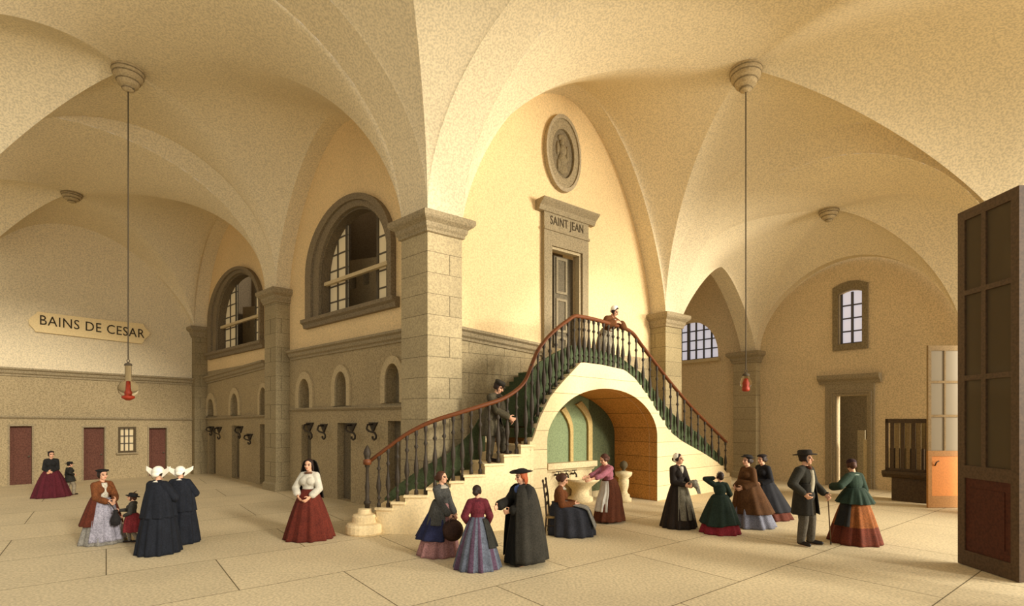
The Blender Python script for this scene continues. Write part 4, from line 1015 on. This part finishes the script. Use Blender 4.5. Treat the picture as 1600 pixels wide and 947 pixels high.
    def front(s, name, m, w0=.03, w1=.045, z0=.80, z1=.60, y=-.085):
        """shirt front or waistcoat patch lying on the chest"""
        a = Acc(); rings = []
        for t in np.linspace(0, 1, 8):
            z = lerp(z0, z1, t); hw = lerp(w0, w1, t); yy = y + .018 * (1 - math.sin(PI * min(1, t * .9 + .1)))
            rings.append([s.U @ V((hw * q, yy + abs(q) ** 2 * .014 + dy, z)) for dy in (0, .03) for q in (np.linspace(-1, 1, 7) if dy == 0 else np.linspace(1, -1, 7))])
        a.loft(rings); return s.raw(name, a, m)
BRIM = [(.05, .28), (.38, .28), (.40, .0), (.62, -.02), (.66, .0), (.62, .03), (.42, .05), (.40, .30), (.30, .36), (.05, .38)]

# woman in maroon skirt and her child, far left
f = Fig('woman in a black jacket and wide maroon skirt by the leftmost red-brown door', 80, 780, 702, 35, .45, .04, hyaw=25, rh=(-.03, -.13, .57), lh=(.02, -.13, .56))
f.body(); f.skirt('skirt', fab('#6E1F2B'), rb=(.335, .31), amp=.06, k=.66); f.jacket('jacket', fab('#2B2926')); f.skirt('jacket_tail', fab('#2B2926'), .64, .50, rb=(.14, .13), amp=.02, off=.008); f.hair(H_DARK)
f.lathe_hat('hat', [(.05, .26), (.36, .24), (.40, .22), (.38, .32), (.2, .38), (.05, .40)], fab('#33211E')); a = Acc(); f.head_cap(a, (0, .05, .5), (.02, .12, .78), .05, .03); f.put('feather', a, fab('#33211E'))
g_ = Fig('child in a dark hat and jacket with pale trousers behind the woman in maroon', 109, 777, 719, 160, .42, .05, hyaw=-55, hs=1.2, lh=None, rh=(-.15, -.03, .62), legs='walk')
g_.body(); g_.jacket('jacket', fab('#38352C')); g_.skirt('jacket_tail', fab('#38352C'), .62, .42, rb=(.15, .13), amp=.03, off=.01); g_.trousers(fab('#B7A684')); g_.shoes(); g_.hair(H_DARK, 'short'); g_.lathe_hat('hat', BRIM, fab('#262420'))

# woman in the rust coat with a girl
f = Fig('woman in a rust coat and grey-white skirt holding a girl by the hand', 160, 855, 730, 62, .36, .03, hyaw=5, rh=(-.02, -.17, .57), lh=(.06, -.2, .60))
f.body(); f.skirt('skirt', fab('#A8A192'), rb=(.255, .27), amp=.06, pleats=11); f.skirt('apron', fab('#B9B4C0'), .61, .05, rt=(.085, .072), rb=(.245, .26), arc=(-58, 58), amp=.05, off=.012)
f.jacket('coat', fab('#8A4A1E'), g=.014, wide=.008); f.skirt('coat_skirt', fab('#7A331B'), .66, .25, rt=(.085, .072), rb=(.215, .225), arc=(48, 312), amp=.05, off=.022, shift=(0, .03)); f.front('blouse', fab('#E8DDC0'), z0=.82, z1=.6)
f.hair(H_DARK); f.lathe_hat('hat', [(.05, .2), (.42, .2), (.5, .26), (.48, .36), (.34, .30), (.3, .4), (.05, .44)], fab('#262320'), fold=.5)
bagw = f.world((.015, -.31, .40)); W1 = f
f2 = Fig('small girl in a red skirt and feathered black hat', 207, 851, 766, -75, .14, .06, hyaw=10, hpitch=-12, hs=1.25, rh=(-.03, -.24, .66), lh=(.09, -.12, .56), legs='walk')
f2.body(); f2.skirt('skirt', fab('#A32F33'), .60, .24, rt=(.09, .08), rb=(.20, .20), amp=.07, pleats=10, shift=(0, .05), k=.6); f2.jacket('jacket', fab('#4A453C')); f2.hair(H_BROWN, 'ringlets'); f2.shoes(); f2.lathe_hat('hat', BRIM, fab('#24211E')); a = Acc(); f2.head_cap(a, (0, .1, .55), (0, .32, .80), .07, .03); f2.put('feather', a, fab('#24211E')); a = Acc()
for h, k_, an, fd in f2.legjoints(): a.capsule(h, k_, .060, .045); a.capsule(k_, an, .045, .030)
f2.put('stockings', a, fab('#A99E88'))

# two nuns seen from behind
NAVY = fab('#20242E'); LINEN = mat('white_linen', '#F4ECD6', rough=.9, grain=.08)
def nun(label, px, yb, yt, yaw, wings, rbx, rh_=.36):
    f = Fig(label, px, yb, yt, yaw, rh_, .02, rh=(-.04, -.14, .60), lh=(.04, -.14, .60), rp=(-.9, .25, -.3), lp=(.9, .25, -.3), hpitch=8)
    f.body(); f.skirt('habit_skirt', NAVY, .64, .004, rt=(.12, .10), rb=(rbx, rbx), amp=.06, pleats=12, k=.7); f.jacket('habit_bodice', NAVY, g=.02, wide=.022, shawl=1.02)
    f.skirt('habit_cape', NAVY, .83, .42, rt=(.07, .06), rb=(.175, .16), amp=.06, pleats=9, k=.5, off=.01); f.collar('collar', LINEN, r=.07, z=.845, drop=.03)
    f.hair(H_DARK, 'short'); a = Acc(); f.head_ell(a, (0, .13, .19), (.42, .43, .40)); f.head_ell(a, (0, .36, -.12), (.30, .2, .2)); f.put('linen_cap', a, LINEN)
    hh = f.hh
    for sx in wings:
        rows = []
        for t in np.linspace(0, 1, 10):
            x = sx * (.30 + .78 * t); z = -.06 + .46 * t ** 1.2; hw = lerp(.28, .12, t)
            rows.append([f.HM @ (V((x, .05 + dy + .10 * t, z + q * hw + .05 * math.sin(q * 2))) * hh) for dy in (0, .05) for q in (np.linspace(-1, 1, 6) if dy == 0 else np.linspace(1, -1, 6))])
        a = Acc(); a.loft(rows); f.raw('cornette_wing', a, LINEN)
    return f
nun('left one of the two nuns in dark blue habits and white winged headdresses', 248, 872, 727, 172, (-1, 1), .225)
nun('right one of the two nuns in dark blue habits and white winged headdresses', 282, 864, 727, 192, (-1, 1), .225, .78)

# woman in white blouse with red skirt
f = Fig('woman in a white blouse and red-brown skirt with dark veil near the newel', 483, 849, 717, -6, .44, 0, rh=(-.085, -.12, .55), lh=(.075, -.13, .535), hyaw=4, rp=(-.9, .4, -.3), lp=(.9, .4, -.3))
f.body(); f.skirt('skirt', fab('#7A2A18'), .625, rb=(.30, .27), amp=.07, pleats=12, k=.72); f.jacket('blouse', fab('#EDE3C8', .1), g=.014, sleeve=.85, wide=.012); f.hair(H_DARK, 'long')
f.skirt('veil', fab('#3A3228'), .985, .50, rt=(.05, .055), rb=(.17, .11), arc=(105, 255), amp=.05, pleats=8, k=.45, off=.012, shift=(0, .02)); f.collar('neckband', fab('#8C5A3A'), r=.045, z=.84, drop=.012)

# group of three in front of the stairs
f = Fig('woman in a grey jacket and pink dress, facing the priest before the stairs', 690, 875, 736, 62, .34, 0, hyaw=8, rh=(-.06, -.145, .50), lh=(.05, -.16, .47), rp=(-.6, .7, -.4))
f.body(); f.skirt('dress', fab('#C88A84'), .62, rb=(.24, .25), shift=(0, .05), amp=.06, pleats=11); f.skirt('overskirt', fab('#2A2F55'), .60, .20, rt=(.085, .075), rb=(.22, .26), arc=(95, 320), amp=.06, pleats=9, off=.018, shift=(0, .06)); f.jacket('jacket', fab('#57564F'), g=.014, wide=.01)
f.skirt('jacket_tail', fab('#57564F'), .66, .38, rt=(.08, .07), rb=(.17, .16), arc=(38, 322), amp=.03, off=.024); f.collar('collar', fab('#D9CDB2', .1), r=.06, drop=.03); f.hair(H_BROWN); PINK = f
f = Fig('girl in a maroon blouse and blue-grey striped skirt seen from behind', 746, 896, 758, 186, .34, 0, hyaw=-28, rh=(-.12, -.1, .52), lh=(.11, -.08, .54))
f.body(); o = f.skirt('skirt', [fab('#6F7684'), fab('#6A4A62')], .62, rb=(.29, .27), amp=.05, pleats=14, k=.75)
for pg in o.data.polygons:
    c_ = pg.center
    if int((math.atan2(c_.x, -c_.y) + PI) / (2 * PI) * 26) % 3 == 0: pg.material_index = 1
f.jacket('blouse', fab('#7A2430'), g=.016, wide=.012); f.skirt('shawl_end', fab('#35332A'), .60, .26, rt=(.09, .08), rb=(.23, .22), arc=(-145, -85), amp=.05, off=.018); f.hair(H_DARK, 'bun'); f.collar('neckband', fab('#5B1D28'), r=.05, z=.835, drop=.02)
f = Fig('priest in a black cloak and broad black hat with blue bands at the collar', 815, 890, 727, -58, .34, .04, hyaw=-6, hpitch=10, male=True, rh=(-.03, -.26, .63), lh=(.05, -.15, .58), rp=(-.3, .3, -.9), legs='stand')
f.body(); BLK = fab('#2B2820'); f.skirt('cassock', fab('#211F1A'), .64, .03, rt=(.10, .085), rb=(.19, .185), amp=.05, pleats=9, k=.8); f.jacket('cassock_bodice', BLK, g=.016, wide=.02)
f.skirt('cloak', fab('#3A362B'), .84, .055, rt=(.07, .06), rb=(.235, .24), arc=(36, 300), amp=.05, pleats=8, k=.42, off=.02, shift=(0, .03)); f.collar('blue_bands', fab('#5A76B8', .1), r=.055, drop=.03); f.front('blue_bib', fab('#5A76B8', .1), w0=.02, w1=.03, z0=.825, z1=.75, y=-.09); f.hair(H_RED, 'long'); f.shoes()
f.lathe_hat('hat', [(.05, .18), (.40, .18), (.42, .10), (.72, .13), (.78, .19), (.72, .2), (.44, .2), (.38, .36), (.2, .43), (.05, .44)], fab('#25231D'), fold=.35, tilt=-6)

# seated woman and woman at the fountain
SX = 872
f = Fig('seated woman in a rust bodice and grey apron beside the fountain', SX, 838, 745, 78, .0, 0, sit=True, Y=10.75, hyaw=4, hpitch=16, lean=8, rh=(-.05, -.20, .385), lh=(.05, -.20, .385), H=1.62)
f.body(); a = Acc(); rings = []
for z, cy, rx_, ry_, am in ((.41, .01, .085, .075, 0), (.385, -.02, .12, .10, .01), (.36, -.08, .15, .17, .02), (.345, -.12, .165, .225, .03), (.32, -.145, .175, .25, .04), (.26, -.155, .19, .262, .05), (.18, -.16, .205, .27, .06), (.10, -.165, .22, .28, .07), (.04, -.168, .23, .288, .075), (.006, -.168, .23, .288, .075)):
    rings.append([V((rx_ * math.sin(t) * (1 + am * math.sin(11 * t)), cy - ry_ * math.cos(t) * (1 + am * math.sin(11 * t + .4)), z)) for t in np.linspace(0, 2 * PI, 97)[:-1]])
a.loft(rings); f.raw('skirt', a, fab('#35373F'))
a = Acc()
rows = []
for t in np.linspace(0, 1, 16):
    ang = t * 1.0; y_, z_ = (-.05 - .30 * t * 2, .405 - .06 * t * 2) if t < .5 else (-.36 - .10 * (t - .5) * 2, .345 - .24 * (t - .5) * 2)
    rows.append([V((q * lerp(.09, .14, t), y_ - dd_ * .012 + .01 * math.sin(q * 9), z_ + (.012 if t < .5 else .004) * (1 - q * q) + dd_ * .01)) for dd_ in (0, 1) for q in (np.linspace(-1, 1, 12) if dd_ == 0 else np.linspace(1, -1, 12))])
a.loft(rows); f.raw('apron', a, fab('#9A9688')); f.jacket('bodice', fab('#7E4218'), g=.016, wide=.008); f.hair(H_BROWN); f.collar('collar', fab('#CFC2A4', .1), r=.05, drop=.02); f.shoes(); SEATED = f
f = Fig('woman in a pink blouse and white apron reaching to the fountain taps', 953, 820, 706, -66, .33, .02, lean=14, hyaw=-4, hpitch=8, rh=(-.06, -.36, .66), lh=(.05, -.35, .64), rp=(-.3, .1, -.9), lp=(.3, .1, -.9))
f.body(); f.skirt('skirt', fab('#6E3418'), .63, .03, rt=(.098, .09), rb=(.20, .24), amp=.055, pleats=11, upper=True, shift=(0, -.01)); f.skirt('apron', fab('#EDE6D2', .1), .625, .17, rt=(.10, .092), rb=(.18, .215), arc=(-50, 50), amp=.06, pleats=14, off=.014, upper=True); f.jacket('blouse', fab('#CC7382'), g=.013, sleeve=.72, wide=.008); f.hair(H_BROWN, 'bun')
a = Acc(); f.head_ell(a, (0, .16, .20), (.40, .40, .36)); f.head_ell(a, (0, .40, -.02), (.26, .22, .24)); f.put('head_scarf', a, fab('#5A3322')); f.shoes()

# woman with bundle, girl in green, two women in coats
f = Fig('woman in a dark dress, grey apron and white bonnet holding a bundle', 1060, 828, 705, 26, .32, .03, hyaw=22, rh=(-.03, -.15, .585), lh=(.06, -.16, .60))
f.body(); f.skirt('dress', fab('#33271C'), .63, rb=(.24, .23), amp=.05, pleats=12, k=.78); f.skirt('apron', fab('#8F866C'), .62, .12, rt=(.085, .07), rb=(.215, .20), arc=(-42, 44), amp=.05, pleats=14, off=.014); f.jacket('bodice', fab('#2F261D'), g=.014); f.front('neckerchief', fab('#E8DDC2', .1), z0=.825, z1=.7, w0=.03, w1=.012); f.hair(H_DARK, 'bun')
a = Acc(); f.head_ell(a, (0, .17, .19), (.42, .40, .38)); f.head_ell(a, (0, .30, -.15), (.34, .2, .2)); f.put('bonnet', a, LINEN); BUND = f
f = Fig('girl in a green dress with red hem, hand raised to her head', 1125, 836, 738, 172, .24, 0, hs=1.12, lh=(.08, -.03, .90), lp=(1, .1, -.1), rh=(-.15, -.16, .56), hyaw=10)
f.body(); f.skirt('red_petticoat', fab('#A3242F'), .62, rb=(.32, .30), amp=.07, pleats=9, k=.72); f.skirt('green_overdress', fab('#26382A'), .63, .15, rb=(.292, .272), amp=.06, pleats=10, k=.72, off=.028, hemwave=.02); f.jacket('bodice', fab('#26382A'), g=.014); f.hair(H_DARK, 'bun')
a = Acc()
for k_ in range(7): t = PI * k_ / 6; f.head_ell(a, (.36 * math.cos(t), .12, .14 + .40 * math.sin(t)), (.10, .12, .10))
f.put('hair_wreath', a, fab('#C9B9A0', .15))
f = Fig('woman in a long brown coat over a pale blue skirt right of the stairs', 1168, 828, 708, -72, .32, .03, hyaw=-4, rh=(-.07, -.14, .56), lh=(.07, -.13, .56))
f.body(); f.skirt('skirt', fab('#8F90A0'), .62, rb=(.26, .30), amp=.08, pleats=9, k=.75, shift=(0, .10)); f.skirt('coat_skirt', fab('#6B4119'), .66, .20, rt=(.085, .072), rb=(.22, .25), amp=.05, pleats=8, k=.8, off=.036, shift=(0, .095)); f.jacket('coat', fab('#6B4119'), g=.013, wide=.012); f.hair(H_DARK); f.lathe_hat('hat', [(.05, .2), (.40, .2), (.56, .16), (.6, .2), (.42, .26), (.36, .42), (.05, .48)], fab('#2A241F'), tilt=-8)
f = Fig('woman in a black dress with a trailing rust hem right of the stairs', 1193, 816, 708, -68, .34, .02, hyaw=-8, rh=(-.06, -.14, .57), lh=(.07, -.13, .56), lean=4)
f.body(); f.skirt('rust_underskirt', fab('#6E2F1B'), .62, rb=(.26, .34), amp=.06, pleats=10, shift=(0, .17)); f.skirt('black_overskirt', fab('#25262A'), .63, .13, rb=(.235, .30), amp=.05, pleats=9, off=.032, shift=(0, .145)); f.jacket('bodice', fab('#222226'), g=.014); f.hair(H_DARK, 'bun'); f.lathe_hat('hat', [(.05, .24), (.38, .22), (.48, .2), (.42, .3), (.3, .4), (.05, .44)], fab('#2A1E1C'))

# man with cane, woman in green jacket
f = Fig('man in a dark frock coat and brimmed hat leaning on a cane', 1258, 853, 699, 34, .10, .04, male=True, hyaw=14, rh=(-.14, -.06, .56), lh=(.21, -.10, .535), rp=(-1, .4, -.1), lp=(.6, .5, -.5), lc=1.1)
f.body(); f.trousers(fab('#6B6250')); f.jacket('coat', fab('#3A3528'), g=.018); f.skirt('coat_tail', fab('#352F24'), .66, .33, rt=(.095, .08), rb=(.135, .12), arc=(28, 332), amp=.03, pleats=7, off=.014); f.front('waistcoat', fab('#D8CBA6', .12), w0=.022, w1=.04, z0=.80, z1=.56, y=-.098); f.front('cravat', fab('#8A4A2A'), w0=.02, w1=.015, z0=.845, z1=.80, y=-.07); f.hair(H_DARK, 'short'); f.shoes()
f.lathe_hat('hat', [(.05, .16), (.40, .16), (.42, .10), (.70, .10), (.74, .14), (.70, .17), (.44, .18), (.42, .42), (.34, .50), (.05, .51)], fab('#3A2F24'), tilt=-4, fold=.15); CANE = f
f = Fig('woman in a green jacket and orange skirt seen from behind', 1336, 854, 718, 198, .34, 0, hyaw=-34, hpitch=12, lean=6, rh=(-.10, -.13, .55), lh=(.19, -.15, .66), lp=(.9, .1, -.6))
f.body(); o = f.skirt('skirt', [fab('#A85A1E'), fab('#7A3016')], .62, rb=(.285, .27), amp=.065, pleats=10, k=.72)
for pg in o.data.polygons:
    if pg.center.z < .20 * f.H: pg.material_index = 1
f.jacket('jacket', fab('#2C4330'), g=.018, wide=.012); f.skirt('jacket_tail', fab('#2C4330'), .66, .48, rt=(.085, .075), rb=(.20, .18), amp=.05, off=.012); f.skirt('black_shawl_end', fab('#2A2823'), .60, .22, rt=(.09, .08), rb=(.25, .24), arc=(70, 118), amp=.05, off=.02); f.hair(H_BROWN, 'bun'); f.collar('collar', fab('#8FA08A', .1), r=.055, drop=.022)
a = Acc(); f.head_ell(a, (0, .14, .24), (.39, .40, .33)); f.put('cap', a, fab('#3B1E1E'))

# man on the stairs and woman leaning over the landing
f = Fig('man in a grey-brown coat and peaked cap climbing the stairs', 768, 0, 579, 62, 0, .03, male=True, Y=pathY(770) + .46, ground=1.42, lean=14, hpitch=14, hyaw=4, rh=(-.03, -.25, .55), lh=(.10, -.20, .52), legs='stair', H=1.78)
f.body(); f.trousers(fab('#5E5540')); f.jacket('coat', fab('#5A5038'), g=.018, wide=.006); f.skirt('coat_tail', fab('#675C42'), .66, .32, rt=(.10, .085), rb=(.15, .145), arc=(20, 340), amp=.04, pleats=7, off=.012, upper=True); f.hair(H_DARK, 'short'); f.shoes(); f.collar('collar', fab('#3A3324'), r=.058, z=.845, drop=.03)
f.lathe_hat('cap', [(.05, .12), (.39, .12), (.40, .26), (.44, .32), (.36, .44), (.05, .48)], fab('#3B352A')); a = Acc(); f.head_ell(a, (0, -.44, .20), (.26, .20, .035)); f.put('cap_peak', a, SHOE)
f = Fig('woman in a rust shawl and white cap leaning over the landing rail', 946, 0, 470, 40, 0, 0, Y=pathY(946) + .78, ground=3.62, lean=26, hpitch=8, hyaw=12, rh=(-.07, -.235, .70), lh=(.07, -.235, .70), rp=(-1, .25, -.35), lp=(1, .25, -.35), H=1.76)
f.body(); f.skirt('skirt', fab('#C9BC98'), .63, rt=(.10, .09), rb=(.16, .15), amp=.06, upper=True); f.jacket('shawl', fab('#7A4316'), g=.020, sleeve=.88, wide=.02, shawl=1.15); f.front('blouse', fab('#D5CDB0'), z0=.82, z1=.62); f.hair(H_DARK, 'short')
a = Acc(); f.head_ell(a, (0, .15, .19), (.41, .41, .38)); f.head_ell(a, (0, .30, -.12), (.32, .2, .2)); f.put('white_cap', a, LINEN)

# things held or sat on
def held(name, loc, label, cat, rz=0): r = empty(name, loc, rz); tag(r, label, cat); return r
r = held('cane', CANE.world((.205, -.115, 0)), 'thin walking cane in the left hand of the man in the dark coat', 'cane')
tp = CANE.world(CANE.arm[1][3] + V((.004, -.03, .0))) - V(r.location); ft_ = V((.06, -.05, 0.0))
Acc().tube([ft_ + V((0, 0, .02)), tp], .011, 8).build('stick', mat('cane_wood', '#5A4326'), r, True); a = Acc(); a.ell(tp + V((0, 0, .02)), (.022, .022, .026)); a.build('knob', SHOE, r, True); a = Acc(); a.capsule(ft_ + V((0, 0, .012)), ft_ + V((0, 0, .05)), .012, .013); a.build('ferrule', IRONK, r, True)
hp = PINK.world(PINK.arm[0][3] + V((0, -.035, -.05)))
r = held('straw_bonnet', hp + V((.05, -.10, -.17)), 'dark brown bonnet hanging from the hand of the woman in pink', 'bonnet'); RB = Matrix.Rotation(math.radians(80), 3, 'X') @ Matrix.Rotation(.3, 3, 'Y')
BON = fab('#4A2E22'); Acc().lathe([(.02, .10), (.10, .09), (.135, .02), (.13, -.05), (.17, -.08), (.185, -.07), (.15, -.04), (.15, .02), (.11, .11), (.02, .125)], 24, (0, 0, 0), RB).build('crown', BON, r, True)
Acc().tube([V((-.08, 0, .10)), V((-.06, .02, .18)), V((-.02, .04, .215))], .008, 6).build('ribbon', fab('#6B4A3A'), r, True); Acc().tube([V((.07, 0, .10)), V((.04, .02, .18)), V((-.01, .04, .215))], .008, 6).build('ribbon', fab('#6B4A3A'), r, True)
bp_ = BUND.world((.075, -.20, .60)); r = held('cloth_bundle', bp_, 'crumpled grey-white cloth bundle in the hands of the woman with the bonnet', 'bundle'); a = Acc()
for k_ in range(14): a.ell((rng.uniform(-.09, .09), rng.uniform(-.06, .06), rng.uniform(-.08, .06)), (.05, .045, .045))
for k_ in range(4): a.capsule((.05 + .02 * k_, rng.uniform(-.03, .03), -.05), (.09 + .02 * k_, rng.uniform(-.04, .04), -.2), .025, .015)
v_, f_ = remesh(a, .009, 2); mesh('cloth', v_, f_, fab('#A79E86'), r, True, recalc=False)
r = held('drawstring_bag', bagw, 'dark drawstring bag hanging in front of the woman in the rust coat', 'bag'); a = Acc(); a.lathe([(.02, -.20), (.07, -.18), (.085, -.10), (.06, -.02), (.03, .04), (.045, .09), (.02, .10)], 16); a.build('pouch', fab('#2E2B28'), r, True)
hb = W1.world(W1.arm[0][3] + V((0, -.03, .0))) - bagw; Acc().tube([V((0, 0, .05)), V((0, 0, .05)).lerp(hb, .5) + V((.01, 0, .01)), hb], .008, 6).build('string', fab('#2E2B28'), r, True)

# chair
ch = empty('wooden_chair', (SEATED.loc.x, SEATED.loc.y, 0), math.radians(78)); tag(ch, 'dark wooden ladder-back chair under the seated woman', 'chair'); CHW = mat('chair_wood', '#3A2C1C', rough=.6, grain=.2)
zs2 = .29 * 1.62 - .075
Acc().box((0, .0, zs2 - .02), (.44, .44, .04)).build('seat', mat('rush_seat', '#7A6238', grain=.3), ch)
for x in (-.20, .20):
    Acc().capsule((x, -.20, .016), (x, -.20, zs2), .016, .02, 10).build('leg', CHW, ch, True)
    Acc().tube([V((x, .24, .012)), V((x, .21, zs2)), V((x, .235, .75)), V((x, .28, 1.08))], [.016, .02, .018, .016], 10).build('leg', CHW, ch, True)
    a = Acc(); a.ell((x, .283, 1.10), (.024, .024, .035)); a.build('finial', CHW, ch, True)
for z in (.62, .80, .98): Acc().box((0, .235 + (z - .62) * .1, z), (.40, .018, .07)).build('back_slat', CHW, ch)
for q in (((-.2, -.2, .16), (.2, -.2, .16)), ((-.2, -.2, .2), (-.2, .225, .2)), ((.2, -.2, .2), (.2, .225, .2))): Acc().capsule(q[0], q[1], .01, .01, 8).build('stretcher', CHW, ch, True)
